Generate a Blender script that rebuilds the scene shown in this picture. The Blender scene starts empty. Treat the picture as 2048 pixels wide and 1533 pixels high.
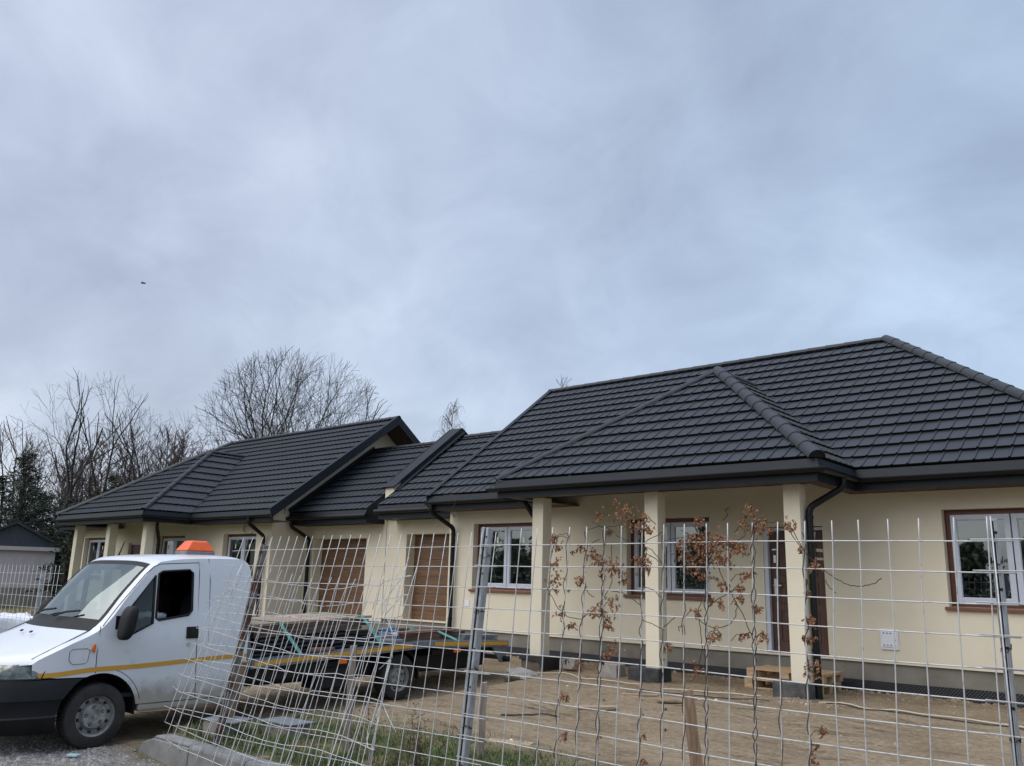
import bpy, bmesh, math, random
from mathutils import Vector, Matrix, kdtree, noise
R_ = random.Random(7)
PI = math.pi
rad = math.radians
CAM=[(-0.0,-13.853,1.405),[0.757583,0.652209,0.026294],[0.129261,-0.189386,0.973357],[-0.639812,0.734,0.22778],1686.88]
CR=[[(-8.279,-8.761,1.378),(-7.993,-8.765,1.368),(-7.807,-8.771,1.35),(-7.596,-8.775,1.338),(-7.385,-8.783,1.315),(-7.093,-8.788,1.301),(-6.975,-8.786,1.306),(-6.917,-8.793,1.285),(-6.618,-8.797,1.273),(-6.581,-8.794,1.283),(-6.443,-8.793,1.286),(-6.258,-8.783,1.315),(-6.143,-8.779,1.326),(-5.936,-8.779,1.326),(-5.866,-8.766,1.365),(-5.777,-8.758,1.387),(-5.649,-8.754,1.401),(-5.586,-8.746,1.423),(-5.537,-8.747,1.419)],[(-8.394,-8.806,1.248),(-8.146,-8.81,1.235),(-7.803,-8.823,1.197),(-7.441,-8.829,1.179),(-7.108,-8.838,1.152),(-6.983,-8.836,1.159),(-6.924,-8.844,1.136),(-6.618,-8.848,1.124),(-6.365,-8.841,1.145),(-6.256,-8.835,1.161),(-6.068,-8.829,1.18),(-5.919,-8.826,1.19),(-5.853,-8.819,1.208),(-5.646,-8.809,1.238),(-5.572,-8.801,1.26),(-5.496,-8.801,1.263)],[(-8.504,-8.85,1.117),(-8.085,-8.863,1.079),(-7.68,-8.875,1.045),(-7.393,-8.878,1.034),(-7.192,-8.884,1.017),(-7.008,-8.884,1.016),(-6.951,-8.891,0.998),(-6.842,-8.893,0.99),(-6.625,-8.871,1.055),(-6.374,-8.872,1.054),(-6.048,-8.876,1.041),(-5.862,-8.873,1.049),(-5.687,-8.866,1.069),(-5.593,-8.865,1.074),(-5.503,-8.857,1.097)],[(-8.66,-8.9,0.97),(-8.29,-8.909,0.943),(-7.942,-8.921,0.909),(-7.586,-8.928,0.887),(-7.253,-8.934,0.87),(-7.019,-8.935,0.867),(-6.917,-8.942,0.847),(-6.702,-8.947,0.831),(-6.444,-8.942,0.847),(-6.08,-8.93,0.881),(-5.889,-8.93,0.881),(-5.731,-8.921,0.91),(-5.56,-8.915,0.928)],[(-8.647,-8.95,0.824),(-8.179,-8.958,0.8),(-7.761,-8.973,0.757),(-7.489,-8.976,0.748),(-7.16,-8.981,0.731),(-6.998,-8.986,0.717),(-6.805,-8.994,0.694),(-6.552,-8.992,0.7),(-6.422,-8.99,0.707),(-5.975,-8.981,0.732),(-5.726,-8.974,0.754),(-5.49,-8.973,0.757)],[(-8.608,-9.002,0.672),(-8.241,-9.01,0.647),(-7.829,-9.02,0.618),(-7.384,-9.026,0.599),(-7.183,-9.033,0.581),(-7.01,-9.035,0.574),(-6.874,-9.044,0.549),(-6.667,-9.046,0.542),(-6.398,-9.041,0.557),(-6.113,-9.031,0.585),(-5.981,-9.034,0.578),(-5.841,-9.027,0.597),(-5.65,-9.025,0.603),(-5.464,-9.028,0.594)],[(-8.642,-9.054,0.517),(-8.342,-9.06,0.499),(-8.053,-9.068,0.477),(-7.747,-9.072,0.464),(-7.321,-9.08,0.441),(-7.052,-9.083,0.433),(-6.814,-9.09,0.411),(-6.651,-9.093,0.403),(-6.467,-9.095,0.398),(-6.404,-9.091,0.407),(-6.359,-9.086,0.423),(-6.26,-9.084,0.429),(-5.892,-9.082,0.436),(-5.667,-9.078,0.447),(-5.497,-9.082,0.436),(-5.445,-9.086,0.424)],[(-8.615,-9.103,0.373),(-8.486,-9.109,0.357),(-8.162,-9.113,0.345),(-7.883,-9.119,0.328),(-7.637,-9.122,0.317),(-7.26,-9.132,0.288),(-7.01,-9.134,0.281),(-6.806,-9.14,0.264),(-6.589,-9.142,0.26),(-6.324,-9.137,0.274),(-6.181,-9.13,0.293),(-5.988,-9.131,0.292),(-5.769,-9.128,0.299),(-5.622,-9.131,0.291),(-5.51,-9.136,0.277),(-5.404,-9.142,0.259)],[(-8.642,-9.146,0.248),(-8.475,-9.158,0.211),(-8.091,-9.165,0.192),(-7.732,-9.169,0.179),(-7.35,-9.179,0.15),(-7.06,-9.184,0.135),(-6.806,-9.192,0.111),(-6.602,-9.194,0.105),(-6.343,-9.186,0.129),(-6.094,-9.181,0.145),(-5.817,-9.182,0.14),(-5.678,-9.187,0.127),(-5.541,-9.192,0.111),(-5.43,-9.197,0.096),(-5.367,-9.198,0.094)],[(-8.65,-9.209,0.061),(-8.269,-9.217,0.037),(-7.961,-9.219,0.033),(-7.664,-9.221,0.027),(-7.41,-9.224,0.016),(-7.109,-9.233,-0.009),(-6.802,-9.238,-0.023),(-6.521,-9.237,-0.02),(-6.165,-9.227,0.009),(-6.015,-9.227,0.008),(-5.785,-9.232,-0.005),(-5.604,-9.234,-0.01),(-5.519,-9.236,-0.018),(-5.374,-9.242,-0.036)],[(-8.528,-9.255,-0.074),(-8.076,-9.265,-0.104),(-7.689,-9.275,-0.133),(-7.448,-9.279,-0.145),(-7.153,-9.284,-0.159),(-6.918,-9.288,-0.172),(-6.697,-9.29,-0.178),(-6.368,-9.282,-0.152),(-5.923,-9.278,-0.143),(-5.456,-9.275,-0.132)],[(-8.404,-9.302,-0.211),(-8.037,-9.316,-0.254),(-7.803,-9.319,-0.263),(-7.508,-9.324,-0.277),(-7.274,-9.328,-0.289),(-6.9,-9.332,-0.301),(-6.348,-9.328,-0.288),(-5.852,-9.32,-0.264),(-5.444,-9.319,-0.262)]]
CT=[(-8.247,-8.721,1.498),(-8.026,-8.732,1.465),(-7.674,-8.735,1.455),(-7.487,-8.738,1.447),(-7.28,-8.75,1.413),(-7.137,-8.755,1.397),(-6.933,-8.754,1.4),(-6.798,-8.755,1.398),(-6.64,-8.758,1.388),(-6.521,-8.753,1.403),(-6.376,-8.752,1.405),(-6.282,-8.76,1.381),(-6.113,-8.738,1.447),(-6.02,-8.735,1.457),(-5.884,-8.723,1.492),(-5.818,-8.715,1.513),(-5.739,-8.71,1.53),(-5.642,-8.714,1.519),(-5.649,-8.694,1.576),(-5.509,-8.709,1.532)]
CL=[[(-5.586,-8.707,1.419),(-5.695,-8.712,1.405),(-5.759,-8.737,1.331),(-5.803,-8.768,1.242),(-5.842,-8.793,1.168)],[(-5.539,-8.761,1.262),(-5.634,-8.766,1.247),(-5.697,-8.791,1.174),(-5.777,-8.821,1.084)],[(-5.539,-8.819,1.091),(-5.637,-8.826,1.071),(-5.685,-8.852,0.996),(-5.671,-8.888,0.89)],[(-5.978,-8.752,1.289),(-5.902,-8.769,1.238),(-5.828,-8.79,1.177),(-5.784,-8.816,1.099),(-5.684,-8.844,1.019),(-5.599,-8.871,0.939)],[(-5.829,-8.719,1.387),(-5.697,-8.756,1.277),(-5.568,-8.797,1.155),(-5.555,-8.815,1.102)],[(-5.978,-8.752,1.289),(-5.961,-8.781,1.204),(-5.959,-8.808,1.124)],[(-8.741,-8.823,1.079),(-8.589,-8.809,1.119),(-8.346,-8.775,1.22),(-8.114,-8.748,1.299)],[(-8.316,-8.679,1.504),(-8.338,-8.728,1.358),(-8.289,-8.801,1.144)],[(-8.328,-8.742,1.319),(-8.325,-8.768,1.24),(-8.46,-8.766,1.247)],[(-5.533,-8.934,0.752),(-5.64,-8.967,0.656)],[(-5.497,-9.05,0.412),(-5.507,-9.083,0.314),(-5.562,-9.109,0.239),(-5.541,-9.138,0.153),(-5.499,-9.159,0.092),(-5.434,-9.164,0.077),(-5.416,-9.161,0.086),(-5.463,-9.156,0.1)],[(-5.471,-9.084,0.311),(-5.478,-9.103,0.256),(-5.445,-9.106,0.246),(-5.476,-9.104,0.253),(-5.553,-9.099,0.268)],[(-5.481,-9.049,0.414),(-5.344,-9.086,0.305),(-5.232,-9.111,0.232)],[(-5.681,-8.846,1.013),(-5.607,-8.873,0.933),(-5.522,-8.934,0.753)],[(-5.555,-8.94,0.735),(-5.539,-8.989,0.592),(-5.495,-9.059,0.385),(-5.47,-9.116,0.216),(-5.446,-9.202,-0.034)],[(-5.532,-8.939,0.737),(-5.515,-8.993,0.58),(-5.479,-9.059,0.386),(-5.464,-9.105,0.251),(-5.425,-9.201,-0.031)]]
LX=[(-7.872,0.26),(-7.7,0.255),(-7.526,0.25),(-7.359,0.24),(-7.214,0.235),(-7.072,0.23),(-6.941,0.225),(-6.797,0.22),(-6.695,0.215),(-6.526,0.21),(-6.399,0.205),(-6.274,0.2),(-6.13,0.2),(-5.997,0.2),(-5.867,0.185),(-5.733,0.17),(-5.596,0.155),(-5.462,0.14),(-5.319,0.13),(-5.194,0.12),(-5.057,0.11),(-4.922,0.1),(-4.781,0.09),(-4.638,0.08),(-4.521,0.075),(-4.38,0.07)]
MX=[-4.109,-3.961,-3.822,-3.669,-3.512,-3.356,-3.206,-3.049,-2.894,-2.74,-2.585,-2.429,-2.273,-2.116,-1.959,-1.801,-1.643,-1.484,-1.329,-1.169,-1.014]
VC=[(-3.236,-8.975,1.911,0.043),(-3.422,-8.975,1.874,0.035),(-3.175,-8.975,1.85,0.076),(-3.057,-8.975,1.83,0.05),(-3.029,-8.975,1.764,0.033),(-3.805,-8.975,1.707,0.041),(-3.77,-8.975,1.649,0.027),(-3.463,-8.975,1.592,0.052),(-3.411,-8.975,1.542,0.052),(-3.298,-8.975,1.518,0.051),(-3.247,-8.975,1.477,0.042),(-3.208,-8.975,1.425,0.025),(-3.802,-8.975,1.53,0.04),(-3.579,-8.975,1.421,0.044),(-3.799,-8.975,1.4,0.045),(-3.787,-8.975,1.348,0.018),(-3.308,-8.975,1.279,0.046),(-3.461,-8.975,1.216,0.03),(-3.389,-8.975,1.219,0.034),(-3.348,-8.975,1.164,0.034),(-3.338,-8.975,1.124,0.021),(-3.729,-8.975,1.205,0.035),(-3.619,-8.975,1.118,0.026),(-3.288,-8.975,0.991,0.041),(-3.348,-8.975,0.963,0.029),(-3.574,-8.975,0.866,0.034),(-3.099,-8.975,1.56,0.041),(-3.041,-8.975,1.56,0.041),(-3.022,-8.975,1.508,0.025),(-2.649,-8.975,1.804,0.028),(-2.696,-8.975,1.702,0.036),(-2.625,-8.975,1.725,0.04),(-2.644,-8.975,1.663,0.047),(-2.556,-8.975,1.693,0.063),(-2.48,-8.975,1.677,0.046),(-2.541,-8.975,1.624,0.047),(-2.508,-8.975,1.586,0.031),(-2.646,-8.975,1.585,0.055),(-2.709,-8.975,1.546,0.04),(-2.75,-8.975,1.679,0.032),(-2.787,-8.975,1.64,0.024),(-2.761,-8.975,1.609,0.032),(-2.398,-8.975,1.631,0.046),(-2.356,-8.975,1.653,0.03),(-2.459,-8.975,1.556,0.031),(-2.291,-8.975,1.863,0.038),(-2.343,-8.975,1.781,0.031),(-2.206,-8.975,1.793,0.023),(-2.255,-8.975,1.749,0.03),(-2.615,-8.975,1.471,0.047),(-2.497,-8.975,1.413,0.031),(-2.509,-8.975,1.308,0.023),(-2.576,-8.975,1.328,0.023),(-2.673,-8.975,1.249,0.031),(-2.549,-8.975,1.122,0.038),(-2.385,-8.975,1.334,0.023),(-2.355,-8.975,1.475,0.023),(-2.298,-8.975,1.49,0.023),(-2.374,-8.975,1.401,0.023),(-2.274,-8.975,1.295,0.03),(-2.369,-8.975,1.125,0.022),(-2.242,-8.975,1.133,0.029),(-2.681,-8.975,0.915,0.035),(-2.881,-8.975,1.027,0.028),(-3.571,-8.975,1.644,0.031),(-2.595,-8.975,1.562,0.031),(-2.43,-8.975,1.676,0.031),(-2.593,-8.975,1.624,0.039),(-2.057,-8.975,1.767,0.037),(-1.992,-8.975,1.637,0.015),(-1.916,-8.975,1.545,0.029),(-1.955,-8.975,1.235,0.028),(-1.962,-8.975,0.974,0.042),(-1.996,-8.975,1.134,0.011),(-1.957,-8.975,1.129,0.021),(-1.954,-8.975,1.383,0.014),(-1.965,-8.975,1.453,0.011),(-2.17,-8.975,1.744,0.022),(-3.696,-8.975,0.641,0.032),(-3.692,-8.975,0.395,0.029),(-3.068,-8.975,0.475,0.012),(-3.073,-8.975,0.331,0.015),(-1.922,-8.975,0.647,0.021),(-1.963,-8.975,0.565,0.016),(-1.978,-8.975,0.49,0.026)]
VD=[(-3.328,-8.975,1.735,0.043),(-3.636,-8.975,1.601,0.035),(-3.671,-8.975,1.343,0.026),(-3.379,-8.975,1.442,0.047),(-3.04,-8.975,1.625,0.029),(-3.662,-8.975,1.099,0.039),(-3.68,-8.975,0.866,0.039),(-2.916,-8.975,1.12,0.014),(-2.914,-8.975,0.941,0.02),(-2.53,-8.975,1.442,0.027),(-3.378,-8.975,0.881,0.025),(-2.817,-8.975,1.554,0.028),(-3.37,-8.975,0.651,0.022),(-2.902,-8.975,0.645,0.021),(-2.908,-8.975,0.523,0.023),(-3.399,-8.975,0.421,0.025),(-3.692,-8.975,0.365,0.025),(-3.073,-8.975,0.682,0.011),(-3.07,-8.975,0.595,0.012)]
VS=[[(-3.847,-8.975,1.513),(-3.815,-8.975,1.645),(-3.794,-8.975,1.725),(-3.693,-8.975,1.743),(-3.676,-8.975,1.714)],[(-3.518,-8.975,1.764),(-3.422,-8.975,1.788),(-3.349,-8.975,1.778),(-3.277,-8.975,1.735)],[(-3.475,-8.975,1.815),(-3.38,-8.975,1.779),(-3.246,-8.975,1.789),(-3.126,-8.975,1.757),(-3.059,-8.975,1.67),(-2.982,-8.975,1.706),(-2.906,-8.975,1.737)],[(-3.226,-8.975,1.894),(-3.175,-8.975,1.867),(-3.106,-8.975,1.831),(-3.009,-8.975,1.829),(-2.961,-8.975,1.787)],[(-3.277,-8.975,1.726),(-3.206,-8.975,1.692),(-3.107,-8.975,1.666),(-2.992,-8.975,1.625),(-2.918,-8.975,1.545)],[(-3.308,-8.975,1.659),(-3.313,-8.975,1.542),(-3.308,-8.975,1.418),(-3.369,-8.975,1.31),(-3.451,-8.975,1.233),(-3.556,-8.975,1.158),(-3.685,-8.975,1.169),(-3.763,-8.975,1.22),(-3.843,-8.975,1.321)],[(-3.536,-8.975,1.372),(-3.493,-8.975,1.323),(-3.452,-8.975,1.307)],[(-2.776,-8.975,1.751),(-2.687,-8.975,1.71),(-2.557,-8.975,1.678),(-2.39,-8.975,1.623),(-2.318,-8.975,1.586)],[(-2.906,-8.975,1.681),(-2.732,-8.975,1.711),(-2.616,-8.975,1.733)],[(-2.527,-8.975,1.532),(-2.488,-8.975,1.443),(-2.449,-8.975,1.377),(-2.402,-8.975,1.297),(-2.349,-8.975,1.205),(-2.306,-8.975,1.094),(-2.288,-8.975,0.975)],[(-2.603,-8.975,1.275),(-2.534,-8.975,1.322),(-2.432,-8.975,1.377),(-2.358,-8.975,1.408)],[(-2.627,-8.975,1.326),(-2.664,-8.975,1.257),(-2.657,-8.975,1.198),(-2.606,-8.975,1.163),(-2.539,-8.975,1.152),(-2.456,-8.975,1.178),(-2.413,-8.975,1.231),(-2.403,-8.975,1.29)],[(-2.665,-8.975,1.22),(-2.65,-8.975,1.131),(-2.64,-8.975,1.035),(-2.663,-8.975,0.953),(-2.682,-8.975,0.908)],[(-2.543,-8.975,1.563),(-2.473,-8.975,1.624),(-2.346,-8.975,1.698),(-2.295,-8.975,1.757),(-2.254,-8.975,1.787),(-2.189,-8.975,1.8)],[(-3.074,-8.975,1.177),(-2.998,-8.975,1.158),(-2.925,-8.975,1.131),(-2.86,-8.975,1.18),(-2.833,-8.975,1.204)],[(-2.909,-8.975,1.529),(-2.983,-8.975,1.577),(-3.04,-8.975,1.601)],[(-2.799,-8.975,1.122),(-2.807,-8.975,1.149),(-2.762,-8.975,1.155),(-2.759,-8.975,1.102)],[(-3.073,-8.975,1.264),(-3.149,-8.975,1.309),(-3.228,-8.975,1.347),(-3.308,-8.975,1.353)],[(-2.926,-8.975,1.324),(-2.986,-8.975,1.37),(-3.052,-8.975,1.384)],[(-2.608,-8.975,1.096),(-2.59,-8.975,1.127),(-2.539,-8.975,1.144),(-2.507,-8.975,1.117)],[(-2.29,-8.975,1.116),(-2.328,-8.975,1.142),(-2.385,-8.975,1.124)],[(-2.29,-8.975,1.116),(-2.25,-8.975,1.146),(-2.227,-8.975,1.127)],[(-2.727,-8.975,1.531),(-2.673,-8.975,1.585),(-2.593,-8.975,1.624),(-2.523,-8.975,1.662)],[(-3.681,-8.975,1.705),(-3.738,-8.975,1.724),(-3.817,-8.975,1.716)],[(-3.496,-8.975,1.652),(-3.453,-8.975,1.686),(-3.411,-8.975,1.694)],[(-2.403,-8.975,1.729),(-2.351,-8.975,1.781),(-2.3,-8.975,1.84)],[(-2.115,-8.975,1.761),(-2.047,-8.975,1.724),(-1.998,-8.975,1.651),(-1.943,-8.975,1.58),(-1.867,-8.975,1.51),(-1.786,-8.975,1.456),(-1.718,-8.975,1.427),(-1.651,-8.975,1.425),(-1.59,-8.975,1.44),(-1.548,-8.975,1.468)],[(-2.184,-8.975,1.781),(-2.121,-8.975,1.791),(-2.068,-8.975,1.775),(-2.018,-8.975,1.709),(-1.984,-8.975,1.637)],[(-1.856,-8.975,1.455),(-1.837,-8.975,1.414),(-1.801,-8.975,1.384)]]
scene = bpy.context.scene
COL = scene.collection
V = Vector

# ---------------------------------------------------------------- helpers
class MB:
    """collects faces (with a material slot each) and links them as one mesh object"""
    def __init__(s): s.v = []; s.f = []; s.m = []
    def add(s, vs, fs, m=0):
        b = len(s.v); s.v += [tuple(p) for p in vs]
        for f in fs: s.f.append(tuple(b + i for i in f)); s.m.append(m)
    def quad(s, a, b, c, d, m=0): s.add([a, b, c, d], [(0, 1, 2, 3)], m)
    def box(s, x0, x1, y0, y1, z0, z1, m=0):
        s.add([(x0,y0,z0),(x1,y0,z0),(x1,y1,z0),(x0,y1,z0),(x0,y0,z1),(x1,y0,z1),(x1,y1,z1),(x0,y1,z1)],
              [(0,3,2,1),(4,5,6,7),(0,1,5,4),(1,2,6,5),(2,3,7,6),(3,0,4,7)], m)
    def obox(s, c, sx, sy, sz, rot=None, m=0):
        rot = rot or Matrix.Identity(3); c = V(c)
        vs = [c + rot @ V((a*sx/2, b*sy/2, d*sz/2)) for d in (-1,1) for a,b in ((-1,-1),(1,-1),(1,1),(-1,1))]
        s.add(vs, [(0,3,2,1),(4,5,6,7),(0,1,5,4),(1,2,6,5),(2,3,7,6),(3,0,4,7)], m)
    def beam(s, p, q, w, h, up=(0,0,1), m=0):
        p, q = V(p), V(q); d = (q-p); L = d.length; d.normalize()
        sd = d.cross(V(up)).normalized(); u = sd.cross(d)
        s.obox((p+q)/2, w, L, h, Matrix((sd, d, u)).transposed(), m)
    def tube(s, pts, r, n=6, m=0, cap=True):
        pts = [V(p) for p in pts]; k = len(pts)
        if k < 2: return
        rs = r if isinstance(r, (list, tuple)) else [r]*k
        d0 = (pts[1]-pts[0]).normalized()
        a = d0.orthogonal().normalized(); b0 = len(s.v)
        for i, p in enumerate(pts):
            d = (pts[min(i+1,k-1)] - pts[max(i-1,0)])
            if d.length < 1e-9: d = d0
            d.normalize(); a = (a - d*a.dot(d))
            if a.length < 1e-6: a = d.orthogonal()
            a.normalize(); b = d.cross(a)
            for j in range(n):
                t = 2*PI*j/n; s.v.append(tuple(p + (a*math.cos(t) + b*math.sin(t))*rs[i]))
        for i in range(k-1):
            for j in range(n):
                s.f.append((b0+i*n+j, b0+i*n+(j+1)%n, b0+(i+1)*n+(j+1)%n, b0+(i+1)*n+j)); s.m.append(m)
        if cap:
            s.f.append(tuple(b0+j for j in reversed(range(n)))); s.m.append(m)
            s.f.append(tuple(b0+(k-1)*n+j for j in range(n))); s.m.append(m)
    def prism(s, poly, d, m=0):
        """polygon (3-D points, counter-clockwise seen from +d) pushed along d"""
        n = len(poly); d = V(d); p = [V(q) for q in poly]
        s.add([q for q in p] + [q + d for q in p],
              [tuple(reversed(range(n))), tuple(range(n, 2*n))] + [(i, (i+1)%n, n+(i+1)%n, n+i) for i in range(n)], m)
    def lathe(s, prof, c, n=32, m=0, ax=1):
        """profile (radius, offset) turned round the X axis through c"""
        b0 = len(s.v); c = V(c)
        for r, o in prof:
            for j in range(n):
                t = 2*PI*j/n; s.v.append((c.x + o*ax, c.y + r*math.cos(t), c.z + r*math.sin(t)))
        for i in range(len(prof)-1):
            for j in range(n):
                f = (b0+i*n+j, b0+i*n+(j+1)%n, b0+(i+1)*n+(j+1)%n, b0+(i+1)*n+j)
                s.f.append(f if ax < 0 else tuple(reversed(f))); s.m.append(m)
    def bm(s, bm, m=0):
        bm.verts.ensure_lookup_table(); bm.verts.index_update()
        s.add([v.co.copy() for v in bm.verts], [tuple(v.index for v in f.verts) for f in bm.faces], m)
    def build(s, name, mats, parent=None, mir=None, smooth=None, bevel=None):
        vs, fs = s.v, s.f
        if mir is not None:
            vs = [(2*mir - x, y, z - .08) for x, y, z in vs]; fs = [tuple(reversed(f)) for f in fs]
        me = bpy.data.meshes.new(name); me.from_pydata(vs, [], fs); me.update()
        for mt in (mats if isinstance(mats, (list, tuple)) else [mats]): me.materials.append(mt)
        me.polygons.foreach_set('material_index', s.m)
        if smooth is not None:
            if smooth > 0:
                wb = bmesh.new(); wb.from_mesh(me); bmesh.ops.remove_doubles(wb, verts=wb.verts[:], dist=2e-4); wb.to_mesh(me); wb.free()
            me.polygons.foreach_set('use_smooth', [True]*len(me.polygons))
            if smooth > 0: me.set_sharp_from_angle(angle=rad(smooth))
        o = bpy.data.objects.new(name, me); COL.objects.link(o)
        if bevel:
            b = o.modifiers.new('bevel', 'BEVEL'); b.width = bevel; b.segments = 2; b.limit_method = 'ANGLE'; b.angle_limit = rad(50)
        if parent is not None: adopt(o, parent)
        return o

def top_of(p):
    while p.parent: p = p.parent
    return p
def adopt(o, parent):
    o.parent = parent
    t = top_of(parent)
    if t.type == 'EMPTY' and parent is t: o.matrix_parent_inverse = Matrix.LocRotScale(t.location, t.rotation_euler, None).inverted()
def thing(name, label, cat, loc=(0,0,0), group=None):
    o = bpy.data.objects.new(name, None); COL.objects.link(o); o.location = loc; o.empty_display_size = .2
    return tag(o, label, cat, group)
def tag(o, label, cat, group=None):
    o['label'] = label; o['category'] = cat
    if group: o['group'] = group
    return o
def struct(o, kind='structure'): o['kind'] = kind; return o
def relabel(o, label): o['label'] = label; return o

# ---------------------------------------------------------------- camera frame (measured from the photograph)
CP, CR_, CU_, CF_, FPX = V(CAM[0]), V(CAM[1]), V(CAM[2]), V(CAM[3]), CAM[4]
def at(u, v, d): return CP + (CF_ + CR_*((u-1024)/FPX) + CU_*((766.5-v)/FPX))*d

# ---------------------------------------------------------------- materials
def mat(name, col, rough=.6, metal=0., var=0., vscale=3., bump=0., bscale=60., spec=.5, col2=None, coat=0., detail=6., stretch=None, thr=(.35,.65)):
    m = bpy.data.materials.new(name); m.use_nodes = True
    nt = m.node_tree; b = nt.nodes['Principled BSDF']; N = nt.nodes.new; L = nt.links.new
    b.inputs['Base Color'].default_value = (*col, 1); b.inputs['Roughness'].default_value = rough
    b.inputs['Metallic'].default_value = metal; b.inputs['Specular IOR Level'].default_value = spec
    b.inputs['Coat Weight'].default_value = coat; b.inputs['Coat Roughness'].default_value = .08
    tc = N('ShaderNodeTexCoord'); src = tc.outputs['Object']
    if stretch:
        mp = N('ShaderNodeMapping'); mp.inputs['Scale'].default_value = stretch; L(src, mp.inputs['Vector']); src = mp.outputs[0]
    if var > 0 or col2:
        n = N('ShaderNodeTexNoise'); n.inputs['Scale'].default_value = vscale; n.inputs['Detail'].default_value = detail; n.inputs['Roughness'].default_value = .6
        L(src, n.inputs['Vector'])
        r = N('ShaderNodeValToRGB'); r.color_ramp.elements[0].position = thr[0]; r.color_ramp.elements[1].position = thr[1]
        c2 = col2 or tuple(c*(1-var) for c in col); c1 = col if col2 else tuple(min(1, c*(1+var)) for c in col)
        r.color_ramp.elements[0].color = (*c2, 1); r.color_ramp.elements[1].color = (*c1, 1)
        L(n.outputs['Fac'], r.inputs[0]); L(r.outputs[0], b.inputs['Base Color'])
    if bump > 0:
        n2 = N('ShaderNodeTexNoise'); n2.inputs['Scale'].default_value = bscale; n2.inputs['Detail'].default_value = 5
        L(src, n2.inputs['Vector'])
        bp = N('ShaderNodeBump'); bp.inputs['Strength'].default_value = bump; bp.inputs['Distance'].default_value = .01
        L(n2.outputs['Fac'], bp.inputs['Height']); L(bp.outputs[0], b.inputs['Normal'])
    return m
def glass_mat(name, tint=(.75,.8,.78), ior=1.75, rough=.01):
    m = bpy.data.materials.new(name); m.use_nodes = True; nt = m.node_tree; N = nt.nodes.new; L = nt.links.new
    out = nt.nodes['Material Output']; nt.nodes.remove(nt.nodes['Principled BSDF'])
    fr = N('ShaderNodeFresnel'); fr.inputs['IOR'].default_value = ior
    tr = N('ShaderNodeBsdfTransparent'); tr.inputs[0].default_value = (*tint, 1)
    gl = N('ShaderNodeBsdfGlossy'); gl.inputs['Roughness'].default_value = rough; gl.inputs['Color'].default_value = (.86,.95,.94,1)
    nz = N('ShaderNodeTexNoise'); nz.inputs['Scale'].default_value = 1.3; tc = N('ShaderNodeTexCoord'); L(tc.outputs['Object'], nz.inputs['Vector'])
    bp = N('ShaderNodeBump'); bp.inputs['Strength'].default_value = .03; bp.inputs['Distance'].default_value = .05
    L(nz.outputs['Fac'], bp.inputs['Height']); L(bp.outputs[0], gl.inputs['Normal'])
    mx = N('ShaderNodeMixShader'); L(fr.outputs[0], mx.inputs[0]); L(tr.outputs[0], mx.inputs[1]); L(gl.outputs[0], mx.inputs[2]); L(mx.outputs[0], out.inputs[0])
    return m
M = {}
M['stucco'] = mat('cream_stucco', (.70,.64,.50), .9, var=.045, vscale=.8, bump=.35, bscale=260, spec=.2)
M['plinth'] = mat('grey_plinth_render', (.20,.185,.155), .85, var=.16, vscale=2.2, bump=.3, bscale=90, spec=.3)
M['tile'] = mat('anthracite_tile_metal', (.0215,.0258,.0315), .55, var=.16, vscale=1.6, spec=.36, bump=.04, bscale=400)
M['trim'] = mat('anthracite_trim_metal', (.0135,.0175,.0225), .5, var=.08, vscale=6., spec=.2)
M['gutter'] = mat('black_gutter', (.0065,.007,.008), .4, spec=.3)
M['soffit'] = mat('brown_soffit_boards', (.07,.038,.02), .6, var=.2, vscale=4., stretch=(8,1,1))
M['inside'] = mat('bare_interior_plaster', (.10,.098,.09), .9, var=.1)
M['mahogany'] = mat('mahogany_frame', (.095,.026,.013), .42, var=.25, vscale=9., stretch=(6,6,.8))
M['sillwood'] = mat('brown_sill', (.16,.062,.034), .45, var=.15, vscale=8.)
M['sash'] = mat('pale_film_covered_sash', (.52,.56,.64), .35, var=.04)
M['pane'] = glass_mat('window_glass', (.45,.49,.46), 2.8)
M['paper'] = mat('white_paper', (.72,.72,.70), .7, var=.05, vscale=20)
M['tape'] = mat('yellowed_tape', (.55,.52,.40), .4, var=.1, vscale=14)
M['doorwood'] = mat('dark_walnut_door', (.075,.030,.018), .5, var=.35, vscale=5., stretch=(9,9,.7), bump=.1, bscale=30)
M['garagewood'] = mat('golden_oak_panel', (.150,.080,.040), .5, var=.32, vscale=4., stretch=(.7,8,9))
M['steel'] = mat('brushed_steel', (.55,.55,.53), .3, metal=1.)
M['membrane'] = mat('black_dimpled_membrane', (.012,.013,.016), .45)
M['bitumen'] = mat('black_bitumen_block', (.035,.036,.038), .8, var=.5, vscale=6., bump=.8, bscale=25)
M['concrete'] = mat('raw_concrete', (.27,.25,.22), .9, var=.25, vscale=7., bump=.6, bscale=60)
M['brownconcrete'] = mat('muddy_concrete', (.165,.135,.105), .9, var=.35, vscale=5., bump=.6, bscale=40)
M['greyblock'] = mat('dark_grey_block', (.075,.075,.074), .9, var=.4, vscale=6., bump=.8, bscale=30)
M['kerb'] = mat('grey_kerb_concrete', (.21,.21,.205), .9, var=.2, vscale=5., bump=.5, bscale=120)
M['white'] = mat('white_car_paint', (.64,.66,.685), .3, var=.02, vscale=2., coat=.4)
M['whitebox'] = mat('white_plastic_box', (.74,.75,.78), .4)
M['blackplastic'] = mat('black_bumper_plastic', (.0095,.010,.011), .6, spec=.3, var=.25, vscale=6., bump=.08, bscale=250)
M['rubber'] = mat('tyre_rubber', (.014,.0135,.013), .85, col2=(.035,.031,.027), vscale=4.)
M['rim'] = mat('dull_steel_rim', (.27,.265,.25), .55, metal=.3, var=.4, vscale=9.)
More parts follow.
